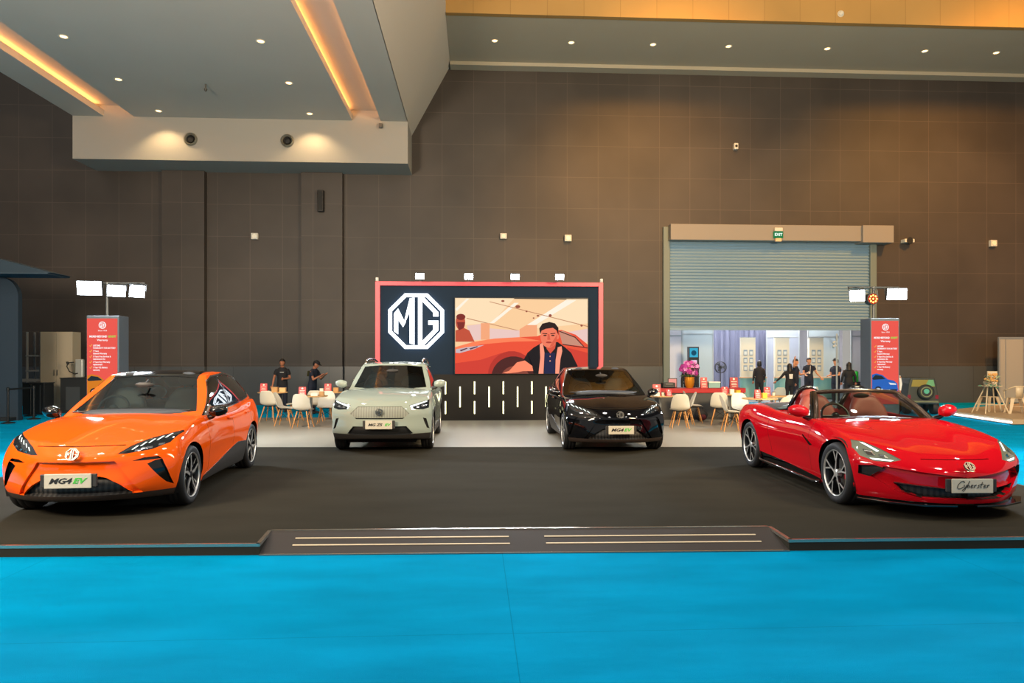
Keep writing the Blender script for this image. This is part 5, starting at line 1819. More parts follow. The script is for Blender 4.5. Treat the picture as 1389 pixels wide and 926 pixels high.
def small_box(x, y, z, w, d, h, m, lab, g, rz=0, name='snack_box'):
    o = empty(name, (x, y, z), math.radians(rz))
    tag(o, lab, 'box', g)
    bx('carton', m, -w / 2, w / 2, -d / 2, d / 2, 0, h * 0.82, o, 0.004)
    bx('lid', m, -w / 2 - 0.003, w / 2 + 0.003, -d / 2 - 0.003, d / 2 + 0.003, h * 0.82, h, o, 0.004)
    return o


def cup(x, y, z, lab, g):
    o = empty('paper_cup', (x, y, z)); tag(o, lab, 'cup', g)
    b = MB(); b.lathe([(.028, 0), (.038, .09)], 16); b.build('body', CARDW, o, smooth=40)
    b = MB(); b.lathe([(.041, .088), (.041, .098), (.034, .104)], 16); b.build('lid', mat('cup_lid', '#4a4440', 0.5), o, smooth=40)


MG_ = 'red cards on the cafe tables'
menu(-4.22, 17.15, ZT, 0.17, 0.22, 'red standing card on the nearest left cafe table', MG_)
menu(-4.02, 19.12, ZT, 0.18, 0.23, 'red standing card on the table behind the white crossover mirror', MG_)
menu(-5.98 + 0.25, 19.1, ZT, 0.18, 0.24, 'red standing card on the table behind the orange car', MG_)
menu(4.43, 16.78, ZT, 0.19, 0.28, 'taller red card on the table beside the black car', MG_)
menu(4.68, 16.62, ZT, 0.14, 0.16, 'small bright red card on the table beside the black car', MG_, 12)
menu(6.36, 17.42, ZT, 0.15, 0.19, 'red folded card on the table before the red counter', MG_, -15)
menu(6.42, 15.5, ZT, 0.13, 0.20, 'red standing card on the table left of the roadster tail', MG_)
menu(7.05, 15.15 + 1.3, ZT, 0.15, 0.22, 'red standing card just above the rear fender of the roadster', MG_)
BG = 'small boxes on the cafe tables'
small_box(-3.95, 17.22, ZT, 0.16, 0.12, 0.07, CARDW, 'white snack box beside the card on the nearest left table', BG, 10)
small_box(-3.8, 17.36, ZT, 0.11, 0.11, 0.10, KRAFT, 'brown snack box at the right of the nearest left table', BG)
small_box(-3.82, 19.2, ZT, 0.13, 0.10, 0.12, KRAFT, 'brown box on the table behind the white crossover mirror', BG)
small_box(-4.2, 19.2, ZT, 0.10, 0.10, 0.10, CARDW, 'white box left of the card on the far left table', BG)
small_box(-5.45, 19.15, ZT, 0.15, 0.12, 0.14, KRAFT, 'larger brown box on the table behind the orange car', BG)
small_box(-5.27, 19.25, ZT, 0.16, 0.12, 0.12, mat('tan_box', '#d9b27c', 0.7), 'tan box on the right side of the table behind the orange car', BG)
small_box(6.55, 17.44, ZT, 0.10, 0.09, 0.13, CARDW, 'white carton on the table before the red counter', BG)
small_box(6.72, 17.5, ZT, 0.13, 0.10, 0.10, mat('yellow_box', '#d9b13a', 0.6), 'yellow carton on the table before the red counter', BG, 20)
small_box(6.62, 15.6, ZT, 0.11, 0.10, 0.12, mat('yellow_box'), 'yellow carton on the table left of the roadster tail', BG)
small_box(4.38, 16.62, ZT, 0.14, 0.10, 0.08, CARDW, 'white carton on the table beside the black car', BG)
cup(4.56, 16.7, ZT, 'paper cup between the cards on the table beside the black car', 'paper cups')
cup(7.28, 16.6, ZT, 'paper cup on the table behind the roadster tail', 'paper cups')

# red-topped reception counter
rc = empty('reception_counter', (5.0, 18.6, Z0))
tag(rc, 'long dark reception counter with a red top band', 'counter')
bx('body', mat('counter_grey', '#3b3a39', 0.5), 0, 2.35, 0.03, 0.55, 0, 0.73, rc)
bx('red_band', mat('counter_red', '#a5141c', 0.4), -0.03, 2.38, 0.0, 0.58, 0.73, 0.84, rc, 0.005)
bx('worktop', mat('counter_worktop', '#8f1218', 0.3), -0.03, 2.38, 0.0, 0.58, 0.84, 0.86, rc, 0.004)
bx('kick_strip', DKPL, 0.03, 2.32, 0.015, 0.03, 0, 0.08, rc)
ZC = Z0 + 0.8605
CG = 'red cards on the reception counter'
menu(6.26, 18.75, ZC, 0.18, 0.29, 'pale red card on the reception counter right of the orchid', CG)
menu(7.1, 18.75, ZC, 0.22, 0.29, 'dark red card at the right end of the reception counter', CG, m=mat('dark_red_card', '#9a1420', 0.45))
# orchid in a golden pot
op = empty('potted_orchid', (5.88, 18.8, ZC))
tag(op, 'magenta orchid in a golden pot on the reception counter', 'plant')
b = MB(); b.lathe([(.085, 0), (.12, .08), (.135, .18), (.13, .28), (.137, .285), (.137, .30), (.12, .30), (.11, .26)], 28)
b.build('pot', mat('golden_pot', '#c8801c', 0.28, 0.5), op, smooth=40)
rnd = random.Random(5)
b = MB()
stems = []
for k in range(9):
    a = 2 * PI * k / 9 + rnd.uniform(-.2, .2)
    rr_ = rnd.uniform(.10, .25)
    p = [Vector((0.02 * math.cos(a), 0.02 * math.sin(a), .27)), Vector((rr_ * .5 * math.cos(a), rr_ * .5 * math.sin(a), .5)), Vector((rr_ * math.cos(a), rr_ * math.sin(a), .66)), Vector((rr_ * 1.25 * math.cos(a), rr_ * 1.25 * math.sin(a), .60))]
    stems.append(p)
    b.tube(p, .006, 5)
b.build('stems', mat('orchid_stem', '#5e6b2a', 0.6), op, smooth=60)
LEAF = mat('orchid_leaf', '#4c6b24', 0.4)
for k in range(6):
    a = 2 * PI * k / 6 + .4
    b = MB()
    rows = []
    for i in range(7):
        t = i / 6
        w = .035 * math.sin(PI * (0.1 + .88 * t))
        c_ = Vector((math.cos(a), math.sin(a), 0)); s_ = Vector((-math.sin(a), math.cos(a), 0))
        base = c_ * (.03 + .26 * t) + Vector((0, 0, .28 + .22 * t - .2 * t * t))
        rows.append([base - s_ * w + Vector((0, 0, .01)), base, base + s_ * w + Vector((0, 0, .01))])
    b.sheet(rows); b.build('leaf', LEAF, op, smooth='all', solid=0.003)
ORC = [mat('orchid_petal', '#b03390', 0.5), mat('orchid_petal_light', '#e08cc8', 0.5)]
def blossom(name, m, c, n_, s):
    u = n_.orthogonal().normalized(); v = n_.cross(u)
    b = MB()
    for q in range(5):
        a = 2 * PI * q / 5
        d = u * math.cos(a) + v * math.sin(a); e = n_.cross(d)
        P_ = [c, c + d * s * .5 + e * s * .36 + n_ * s * .1, c + d * s + n_ * s * .02, c + d * s * .5 - e * s * .36 + n_ * s * .1]
        b.bm.faces.new([b.bm.verts.new(p) for p in P_])
    b.ball(c + n_ * s * .12, s * .16, 6)
    return b.build(name, m, op)
for k in range(84):
    th_ = rnd.uniform(0, 2 * PI); ph = rnd.uniform(-.75, 1.0)
    R_ = .28 * (1 - .32 * rnd.random())
    n_ = Vector((math.cos(th_) * math.sqrt(max(0, 1 - ph * ph)), math.sin(th_) * math.sqrt(max(0, 1 - ph * ph)), ph)).normalized()
    c = Vector((n_.x * R_ * 1.0, n_.y * R_ * .9, .53 + n_.z * R_ * .85))
    blossom('blossom', ORC[k % 2 if rnd.random() < .6 else 0], c, (n_ + Vector((rnd.uniform(-.7, .7), -.3 + rnd.uniform(-.5, .5), rnd.uniform(-.7, .7)))).normalized(), .068)
# dark printer-like box and white machine on the counter
o = empty('card_printer', (5.28, 18.8, ZC)); tag(o, 'black desktop printer on the left end of the reception counter', 'printer')
bx('body', mat('printer_black', '#1d1c1c', 0.4), -.17, .17, -.13, .13, 0, .15, o, 0.02)
bx('tray', mat('printer_grey', '#3a3a3a', 0.4), -.13, .13, -.17, -.12, .02, .05, o, 0.006)
bx('panel', mat('printer_panel', '#55504c', 0.4), -.10, .10, -.132, -.128, .09, .13, o)
o = empty('display_easel', (5.46, 19.0, ZC)); tag(o, 'small framed pink picture leaning behind the printer on the counter', 'picture')
bx('frame', DKPL, -.13, .13, -.012, .012, 0, .26, o, 0.004); bx('picture', mat('pink_print', '#b9808a', 0.6), -.11, .11, -.016, -.0125, .02, .24, o)
o = empty('tissue_box', (6.55, 18.8, ZC)); tag(o, 'pale teal box with tan lid right of the orchid on the counter', 'box')
bx('carton', mat('teal_box', '#7fa09c', 0.6), -.16, .16, -.1, .1, 0, .14, o, 0.01); bx('lid', CARDW, -.165, .165, -.105, .105, .14, .17, o, 0.008)
o = empty('tote_bag', (6.0, 18.2, Zs)); tag(o, 'black backpack with red side lying on the floor before the counter', 'bag')
b = MB(); b.ball((0, 0, .16), .16, 16, (1.15, .7, 1.0)); b.build('body', mat('bag_black', '#17151a', 0.7), o, smooth='all')
b = MB(); b.ball((0.02, -.09, .11), .09, 12, (1.1, .55, .9)); b.build('front_pocket', mat('bag_red', '#5e1a22', 0.7), o, smooth='all')
b = MB(); b.tube([(-.05, 0, .3), (-.04, 0, .36), (.04, 0, .36), (.05, 0, .3)], .01, 6); b.build('handle', mat('bag_black'), o, smooth=60)

# ================================================================ BEHIND THE SHUTTER
CURT = mat('slate_curtain', '#5d6178', 0.8)
o = empty('curtain', (0, 33.0, 0)); tag(o, 'wide slate blue curtain hanging behind the tall display columns', 'curtain')
b = MB()
xs = [11.45 + 4.3 * i / 170 for i in range(171)]
b.sheet([[(x, 0.06 * math.sin(x * 21) + 0.02 * math.sin(x * 47 + 1), z) for x in xs] for z in (0.03, 2.0, 4.6)])
b.build('cloth', CURT, o, smooth='all')
b = MB(); b.tube([(11.3, 0, 4.62), (15.9, 0, 4.62)], .025, 8); b.build('rail', ALR, o, smooth=60)
PV = mat('partition_frame', '#b2b8bb', 0.4, 0.4)
def partition(x, y, w, h, lab, m, rz=0, mid=None):
    o = empty('booth_partition', (x, y, 0.013), math.radians(rz)); tag(o, lab, 'partition', 'white booth partitions behind the shutter')
    bx('panel', m, .04, w - .04, .01, .04, .03, h, o)
    for xx in (0, w - .05):
        bx('post', PV, xx, xx + .05, 0, .05, 0, h + .03, o)
    for zz in (h - .0, (mid or h * .84)):
        bx('rail', PV, .05, w - .05, -.002, .05, zz, zz + .05, o)
PWT = mat('partition_panel_white', '#d4d2d8', 0.5)
PBL = mat('partition_panel_blue', '#aebcc2', 0.5)
partition(8.35, 30.2, .78, 3.6, 'narrow white partition at the left end of the opening', PWT, 0, 2.75)
partition(9.25, 30.6, 1.42, 3.6, 'white partition behind the dark totem in the opening', PBL, 0, 2.85)
partition(15.3, 31.2, 1.5, 3.6, 'white partition right of the third display column', PBL, 0, 2.75)
partition(16.9, 30.4, .9, 3.6, 'white partition behind the couple at the lamp pole', PWT, 0, 2.75)
partition(13.6, 31.8, 1.6, 3.6, 'slate partition between the second and third display columns', mat('slate_panel', '#8e95a4', 0.6), 0, 2.75)
TEAL = mat('teal_counter', '#6fa3a0', 0.45)
PEACH = mat('peach_top', '#d8b08c', 0.5)
CREAM = mat('cream_column', '#c9c2ae', 0.55)
PICT = mat('picture_grey', '#7e8f9c', 0.5)
for i, (x, y) in enumerate(((11.70, 30.0), (13.23, 30.0), (14.78, 30.0))):
    nm = ('left', 'middle', 'right')[i]
    o = empty('display_column', (x, y, 0.013)); tag(o, '%s tall cream display column with small framed prints' % nm, 'display', 'display columns behind the shutter')
    bx('slab', CREAM, 0, .64, 0, .16, 0, 2.68, o)
    bx('edge_frame', mat('column_edge', '#8b8f8c', 0.5), -.02, .66, .02, .14, 2.68, 2.71, o)
    for r_ in range(3):
        for c_ in range(2):
            p = bx('framed_print', PICT, .10 + c_ * .26, .27 + c_ * .26, -.012, -.001, 1.22 + r_ * .34, 1.47 + r_ * .34, o)
            bx('print_window', mat('print_pale', '#c6c9c2', 0.5), .125 + c_ * .26, .245 + c_ * .26, -.016, -.0125, 1.26 + r_ * .34, 1.40 + r_ * .34, p)
    o = empty('curved_counter', (x + (.35 if i < 2 else .42), y - .42, 0.013)); tag(o, 'curved teal counter with peach top below the %s display column' % nm, 'counter', 'curved teal counters')
    half = [(.62 * math.cos(a), .38 * math.sin(a)) for a in [PI + PI * k / 20 for k in range(21)]]
    b = MB(); b.prism([(p[0] * .93, p[1] * .93) for p in half], 0, .92, 'z'); b.build('body', TEAL, o, smooth=40)
    b = MB(); b.prism(half, .92, .97, 'z'); b.build('top', PEACH, o, smooth=40)
    b = MB(); b.prism([(p[0] * .96, p[1] * .96) for p in half], 0, .06, 'z'); b.build('kick_band', mat('kick_teal', '#4a6f6f', 0.5), o, smooth=40)
o = empty('info_totem', (8.87, 28.5, 0.013)); tag(o, 'dark slim totem with a blue lit screen behind the orchid', 'totem')
bx('body', mat('totem_dark', '#20242a', 0.35), 0, .45, 0, .2, 0, 2.26, o, 0.01)
bx('screen', glow('totem_blue_screen', '#3fb2d6', 0.9), .05, .40, -.006, -.001, 1.82, 2.2, o)
bx('caption_bar', glow('totem_caption', '#c8d4e6', 0.9), .09, .36, -.006, -.001, 1.55, 1.70, o)
b = MB(); b.prism(ngon(.225, 2.0, .11, 20), -.010, -.0065); b.build('screen_motif', glow('totem_motif', '#15506a', 0.9), o)
o = empty('pedestal_fan', (11.35, 31.6, 0.013)); tag(o, 'round dark pedestal fan at the left edge of the slate curtain', 'fan')
b = MB(); b.tube([(.26 * math.cos(2 * PI * k / 28), -.04, 1.36 + .26 * math.sin(2 * PI * k / 28)) for k in range(28)], .014, 6, closed=True); b.tube([(.26 * math.cos(2 * PI * k / 28), .06, 1.36 + .26 * math.sin(2 * PI * k / 28)) for k in range(28)], .014, 6, closed=True)
for k in range(20):
    a = 2 * PI * k / 20; b.tube([(.04 * math.cos(a), -.06, 1.36 + .04 * math.sin(a)), (.26 * math.cos(a), -.04, 1.36 + .26 * math.sin(a))], .006, 4)
b.build('cage', DARK, o)
for k in range(3):
    a = 2 * PI * k / 3; b = MB(); b.prism([(.03 * math.cos(a), 1.36 + .03 * math.sin(a)), (.22 * math.cos(a - .4), 1.36 + .22 * math.sin(a - .4)), (.23 * math.cos(a + .5), 1.36 + .23 * math.sin(a + .5))], .0, .012); b.build('blade', mat('fan_blade', '#3c4046', 0.5), o)
b = MB(); b.tube([(0, .04, .03), (0, .04, 1.1), (0, .04, 1.34)], .022, 8); b.build('pole', DARK, o, smooth=60)
b = MB(); b.lathe([(.2, 0), (.2, .03), (.04, .05)], 24); b.build('base', DARK, o, smooth=40)
b = MB(); b.lathe([(.07, -.02), (.08, .06), (.05, .16)], 16, (0, 0.04, 1.36), 'y'); b.build('motor', DARK, o, smooth=40)
o = empty('lamp_pole', (12.82, 24.0, 0.0)); tag(o, 'slim grey pole with small spot lamps before the opening', 'pole')
b = MB(); b.tube([(0, 0, 0.02), (0, 0, 2.66)], .032, 10); b.build('pole', mat('pole_grey', '#9ba3a6', 0.4, 0.4), o, smooth=60)
b = MB(); b.lathe([(.2, 0), (.2, .02), (.04, .05)], 20); b.build('base', mat('pole_grey'), o, smooth=40)
for z, s in ((2.35, -1), (2.22, -1)):
    b = MB(); b.tube([(0, 0, z), (s * .10, -.04, z + .02), (s * .17, -.07, z - .04)], [.012, .03, .045], 10); b.build('spot_lamp', mat('lamp_white', '#c9cbc8', 0.3), o, smooth=50)
o = empty('wall_plaque', (15.05, 31.05, 0)); tag(o, 'small round tan plaque on the white partition left of the lamp pole', 'plaque')
b = MB(); b.lathe([(.16, 0), (.17, -.01), (.17, -.03), (.13, -.045)], 9, (0.6, 0.1, 1.95), 'y'); b.build('disc', mat('tan_plaque', '#c99a70', 0.6), o)
b = MB(); b.lathe([(.07, -.046), (.07, -.06)], 12, (0.6, 0.1, 1.95), 'y'); b.build('centre', mat('plaque_centre', '#a8754c', 0.6), o)
o = empty('beverage_cooler', (16.5, 30.0, 0.013)); tag(o, 'dark rack with bright green cans beside the right partition', 'rack')
bx('lower_cabinet', mat('rack_dark', '#23272a', 0.5), 0, .85, 0, .4, 0, .62, o, 0.01)
bx('drawer', mat('rack_mid', '#4b5356', 0.5), .05, .8, -.012, 0, .42, .55, o)
bx('upper_shelf', mat('rack_dark'), 0, .85, 0, .4, .66, .72, o)
bx('side_frame', mat('rack_dark'), 0, .18, 0, .4, .72, 1.24, o)
for k in range(2):
    c = empty('green_canister', (16.80 + .2 * k, 30.15, 0.013 + .7205)); tag(c, 'tall bright green canister on the dark rack, %s of two' % ('left', 'right')[k], 'canister', 'green canisters')
    b = MB(); b.lathe([(.085, 0), (.09, .02), (.09, .44), (.075, .47)], 20); b.build('body', mat('canister_green', '#1fb52f', 0.4), c, smooth=40)
    b = MB(); b.lathe([(.05, .471), (.05, .50), (.03, .51)], 16); b.build('cap', DARK, c, smooth=40)

# ================================================================ FAR RIGHT: RIDE-ON CAR, FLOWER STAND, WHITE STOOLS
o = empty('toy_off_roader', (14.12, 21.2, 0.0), math.radians(-14)); tag(o, 'small dark toy off-roader seen from behind with spare wheel and yellow window', 'toy car')
JB = mat('toy_car_dark', '#2e3430', 0.5)
b = MB(); b.prism([(-.42, .32), (.42, .32), (.44, .60), (.40, .98), (.34, 1.16), (-.34, 1.16), (-.40, .98), (-.44, .60)], 0, 1.3); b.build('body', JB, o, bevel=0.03)
b = MB(); b.prism([(-.34, .88), (.34, .88), (.30, 1.10), (-.30, 1.10)], -.008, -.001); b.build('rear_window', mat('yellow_window', '#857831', 0.4), o)
b = MB(); b.prism([(.06, .90), (.34, .90), (.30, 1.10), (.16, 1.10)], -.012, -.0085); b.build('window_decal', mat('green_decal', '#5f9a6e', 0.4), o)
b = MB(); b.lathe([(.10, -.13), (.20, -.13), (.235, -.10), (.235, -.03), (.20, -.002)], 28, (0.06, 0, .72), 'y'); sp_ = b.build('spare_wheel', mat('spare_cover', '#1b1f1c', 0.5), o, smooth=40)
b = MB(); b.lathe([(.165, -.132), (.15, -.138), (.135, -.132)], 28, (0.06, 0, .72), 'y', cap=False); b.build('spare_ring', mat('spare_ring', '#6f7450', 0.4), sp_)
b = MB(); b.lathe([(.08, -.131), (.07, -.14)], 20, (0.06, 0, .74), 'y'); b.build('spare_badge', mat('spare_badge', '#4fa38a', 0.4), sp_)
bx('bumper', mat('toy_bumper', '#4b4f49', 0.4), -.44, .44, -.10, 0, .36, .46, o, 0.02)
bx('bumper_stripe', mat('spare_ring'), -.40, .40, -.108, -.101, .40, .425, o)
for sx in (-.40, .40):
    for y in (.22, 1.05):
        b = MB(); b.lathe([(.10, -.09), (.2, -.09), (.22, -.06), (.22, .06), (.2, .09), (.10, .09)], 24, (sx, y, .22), 'x'); b.build('wheel', TYRE, o, smooth=40)
    bx('tail_lamp', TAILR, sx * 1.0 - .045, sx * 1.0 + .045, -.012, 0, .50, .62, o)
ZP = 0.1508
WMET = mat('cream_metal', '#cdb99a', 0.4)
o = empty('flower_stand', (15.10, 19.6, ZP + 0.014)); tag(o, 'folding wooden trestle stand with flowers and a framed print on the wooden platform', 'stand')
for sx in (-1, 1):
    for sy in (-1, 1):
        b = MB(); b.tube([(sx * .12, sy * .05, .78), (sx * .36, sy * .28, 0.0)], .018, 8); b.build('leg', WMET, o, smooth=60)
for sy in (-.19, .19):
    b = MB(); b.tube([(-.28, sy, .26), (.28, sy, .26)], .012, 6); b.build('crossbar', WMET, o, smooth=60)
bx('tray', WMET, -.26, .26, -.16, .16, .78, .81, o, 0.01)
fr_ = empty('picture_frame', (15.22, 19.68, ZP + .8255), math.radians(-8)); tag(fr_, 'cream framed print standing on the flower stand', 'picture')
bx('frame', WMET, -.14, .14, -.015, .015, 0, .42, fr_, 0.006); bx('print', mat('print_cream', '#d9c3a6', 0.6), -.115, .115, -.02, -.0155, .03, .39, fr_)
fl = empty('flower_arrangement', (14.95, 19.52, ZP + .8255)); tag(fl, 'green and peach flower bunch spilling over the flower stand', 'flowers')
r2 = random.Random(3)
for k in range(60):
    d = Vector((r2.uniform(-1, .9), r2.uniform(-1, .3), r2.uniform(-.75, .8)))
    c = Vector((d.x * .26, -.14 + d.y * .12, .10 + d.z * .24))
    u = Vector((r2.uniform(-1, 1), r2.uniform(-1, .2), r2.uniform(-1, 1))).normalized(); v = u.orthogonal().normalized(); L = .11
    b = MB(); b.bm.faces.new([b.bm.verts.new(q) for q in (c, c + u * L * .5 + v * L * .22, c + u * L, c + u * L * .5 - v * L * .22)])
    b.build('leaf', mat('bouquet_leaf', '#4f7f66', 0.5) if c.z < .14 else mat('bouquet_leaf_light', '#93a07a', 0.5), fl)
for k in range(16):
    c = Vector((r2.uniform(-.2, .18), -.16 + r2.uniform(-.08, .05), .16 + r2.uniform(-.06, .18)))
    b = MB(); b.ball(c, .045, 8, (1, 1, .8)); b.build('flower', mat('peach_flower', '#dca05a', 0.6), fl, smooth='all')
b = MB(); b.lathe([(.08, 0), (.11, .10), (.10, .12)], 16); b.build('bowl', WMET, fl, smooth=40)
def stool(x, y, rz, lab):
    o = empty('metal_stool', (x, y, ZP), math.radians(rz)); tag(o, lab, 'stool', 'cream metal stools')
    b = MB(); b.prism([(-.17, -.17), (.17, -.17), (.17, .17), (-.17, .17)], .44, .46, 'z'); b.build('seat', WMET, o, bevel=0.03)
    for sx in (-1, 1):
        for sy in (-1, 1):
            b = MB(); b.prism([(-.03, 0), (.075, 0), (.17, .45), (-.05, .45)], -.012, .012, 'y')
            for v in b.bm.verts:
                t = v.co.z / .45
                v.co = Vector((sx * (lerp(.24, .13, t) + v.co.x * .5 - .02), sy * lerp(.22, .14, t) + v.co.y, v.co.z))
            b.build('leg', WMET, o, recalc=True)
    b = MB(); b.tube([(-.2, -.18, .2), (.2, .18, .2)], .01, 6); b.tube([(-.2, .18, .2), (.2, -.18, .2)], .01, 6); b.build('brace', WMET, o)
    return o
stool(15.72, 20.45, 8, 'cream metal stool right behind the flower stand')
def arm_chair(x, y, rz, lab):
    o = stool(x, y, rz, lab)
    o.name = 'metal_armchair'; o['category'] = 'chair'; o['group'] = 'cream metal armchairs'
    b = MB(); b.tube([(-.24, -.16, .44), (-.27, -.14, .66), (-.24, .16, .74), (-.10, .24, .80), (.10, .24, .80), (.24, .16, .74), (.27, -.14, .66), (.24, -.16, .44)], .018, 8); b.build('arm_rail', WMET, o, smooth=60)
    b = MB(); b.sheet([[(-.08, .18, .46), (.08, .18, .46)], [(-.09, .22, .64), (.09, .22, .64)], [(-.10, .235, .80), (.10, .235, .80)]]); b.build('backrest', WMET, o, smooth='all', solid=0.006)
arm_chair(15.98, 19.7, 160, 'cream metal armchair on the wooden platform right of the flower stand')
# ================================================================ PEOPLE
SKIN = mat('skin', '#a8694a', 0.55)
SKINL = mat('skin_light', '#c48a66', 0.55)
HAIR = mat('black_hair', '#120e0d', 0.5)
def remeshed(b, name, m, parent, vox, smooth_it=6):
    me = bpy.data.meshes.new('tmp'); b.bm.to_mesh(me); b.bm.free()
    t = bpy.data.objects.new('tmp', me); COL.objects.link(t)
    r = t.modifiers.new('r', 'REMESH'); r.mode = 'VOXEL'; r.voxel_size = vox
    s = t.modifiers.new('s', 'SMOOTH'); s.iterations = smooth_it; s.factor = 0.5
    dg = bpy.context.evaluated_depsgraph_get()
    m2 = bpy.data.meshes.new_from_object(t.evaluated_get(dg))
    bpy.data.objects.remove(t); bpy.data.meshes.remove(me)
    m2.name = name; m2.materials.clear(); m2.materials.append(m)
    m2.polygons.foreach_set('use_smooth', [True] * len(m2.polygons))
    o = bpy.data.objects.new(name, m2); COL.objects.link(o); o.parent = parent
    return o


def rings(b, rows, n=20):
    """rows of (z, half-width, half-depth, x-offset, y-offset), closed at both ends"""
    R = [[(x + w * math.cos(2 * PI * k / n), y + d * math.sin(2 * PI * k / n), z) for k in range(n)] for z, w, d, x, y in rows]
    b.sheet(R, True)
    b.bm.verts.ensure_lookup_table()
    vv = list(b.bm.verts)
    b.bm.faces.new(vv[-n:])
    b.bm.faces.new(vv[-n * len(rows):len(vv) - n * (len(rows) - 1)][::-1])


def person(loc, rz, height, label, armL, armR, shirt, trousers, hair='short', sleeve=0.55, skin=None, lean=0.0, look=0.0, nod=0.0, cap=None, patch=None, step=0.0, extra=None):
    """figure facing -Y; armL / armR: (elbow, wrist) offsets from the shoulder of the +X / -X side"""
    skin = skin or SKIN
    o = empty('person', loc, math.radians(rz))
    o.scale = (height / 1.75,) * 3
    tag(o, label, 'person')
    def L(z):
        return -lean * max(0, z - 0.95)
    torso = [(.84, .15, .105), (.92, .168, .118), (1.02, .155, .11), (1.12, .142, .10), (1.24, .162, .112), (1.34, .178, .112), (1.42, .165, .095), (1.47, .10, .075), (1.50, .058, .058), (1.56, .052, .055)]
    b = MB()
    rings(b, [(z, w, d, 0, L(z)) for z, w, d in torso])
    hc = Vector((0, L(1.64) - 0.015 - nod * .06, 1.645 - nod * .03))
    Rh = Matrix.Rotation(math.radians(look), 4, 'Z') @ Matrix.Rotation(nod, 4, 'X')
    def H(x, y, z):
        return hc + (Rh @ Vector((x, y, z)))
    b.ball(hc, .105, 18, (.76, .92, 1.1))
    b.ball(H(0, -.03, -.06), .07, 14, (.86, .95, .9))
    b.ball(H(0, -.10, -.012), .018, 8, (.8, 1.0, 1.4))
    b.ball(H(0, -.085, -.058), .026, 8, (1.1, .7, .45))
    for s in (-1, 1):
        b.ball(H(s * .08, .012, -.012), .026, 8, (.4, .8, 1.2))
        b.ball(H(s * .034, -.083, .022), .02, 8, (1.2, .7, .45))
    b.tube([(0, L(1.47) + .005, 1.46), (0, L(1.56) - .005 - nod * .03, 1.60)], [.058, .052], 12)
    for s in (-1, 1):
        st = step * s
        b.tube([(s * .085, 0, .90), (s * .095, -.02 - st * .5, .50), (s * .10, .02 - st, .09)], [.088, .058, .040], 12)
        b.tube([(s * .085, 0, .90), (s * .092, -.01 - st * .25, .70)], [.09, .074], 12)
        b.tube([(s * .10, .04 - st, .045), (s * .105, -.06 - st, .04), (s * .11, -.16 - st, .03)], [.036, .038, .026], 8)
    arms = {}
    for s, arm in ((1, armL), (-1, armR)):
        S0 = Vector((s * .178, L(1.41), 1.405))
        E_ = S0 + Vector(arm[0]); Wp = S0 + Vector(arm[1])
        arms[s] = (S0, E_, Wp)
        b.tube([S0, S0.lerp(E_, .5), E_], [.052, .045, .037], 10)
        b.tube([E_, E_.lerp(Wp, .35), Wp], [.038, .037, .026], 10)
        b.ball(E_, .037, 10)
        d = (Wp - E_).normalized()
        side = d.cross(Vector((0, -1, 0)) if abs(d.y) < .8 else Vector((0, 0, 1))).normalized()
        nrm = side.cross(d).normalized()
        b.tube([Wp - d * .01, Wp + d * .04, Wp + d * .085], [.025, .034, .030], 8)
        for q in range(4):
            off = side * (.036 * (q - 1.5) / 1.5 * .9)
            ln = (.062, .074, .07, .052)[q]
            p0 = Wp + d * .075 + off
            b.tube([p0, p0 + d * ln * .5 + nrm * .006, p0 + d * ln * .85 + nrm * .026], [.0115, .0105, .0085], 6)
        tb = Wp + d * .03 + side * .03
        b.tube([tb, tb + side * .028 + d * .025, tb + side * .034 + d * .055 + nrm * .01], [.014, .012, .009], 6)
    body = remeshed(b, 'body', skin, o, 0.0115, 4)
    # shirt: torso plus sleeves
    b = MB()
    rings(b, [(.86, .172, .128, 0, 0)] + [(z, w + .016, d + .016, 0, L(z)) for z, w, d in torso[1:7]] + [(1.475, .115, .088, 0, L(1.47)), (1.492, .085, .078, 0, L(1.49))])
    for s in (1, -1):
        S0, E_, Wp = arms[s]
        if sleeve <= 1:
            b.tube([S0 - Vector((s * .03, 0, -.01)), S0.lerp(E_, sleeve * .5), S0.lerp(E_, sleeve)], [.068, .066, .062], 12)
        else:
            b.tube([S0 - Vector((s * .03, 0, -.01)), S0.lerp(E_, .5), E_], [.068, .058, .05], 12)
            b.ball(E_, .05, 10)
            b.tube([E_, E_.lerp(Wp, .95)], [.05, .036], 12)
    sh = remeshed(b, 'shirt', shirt, o, 0.016, 3)
    b = MB()
    rings(b, [(.80, .165, .12, 0, 0), (.90, .178, .128, 0, 0), (.97, .165, .12, 0, 0)])
    for s in (-1, 1):
        st = step * s
        b.tube([(s * .085, 0, .88), (s * .092, -.012 - st * .25, .70), (s * .095, -.02 - st * .5, .50), (s * .10, .02 - st, .08)], [.10, .092, .076, .064], 12)
    remeshed(b, 'trousers', trousers, o, 0.017, 3)
    for s in (-1, 1):
        st = step * s
        b = MB(); b.tube([(s * .10, .075 - st, .04), (s * .103, -.01 - st, .05), (s * .108, -.12 - st, .04), (s * .11, -.19 - st, .03)], [.036, .046, .044, .028], 10)
        for v in b.bm.verts:
            v.co.z = max(0.0, v.co.z)
        b.build('shoe', mat('shoe_dark', '#1c1a1a', 0.5), o, smooth='all')
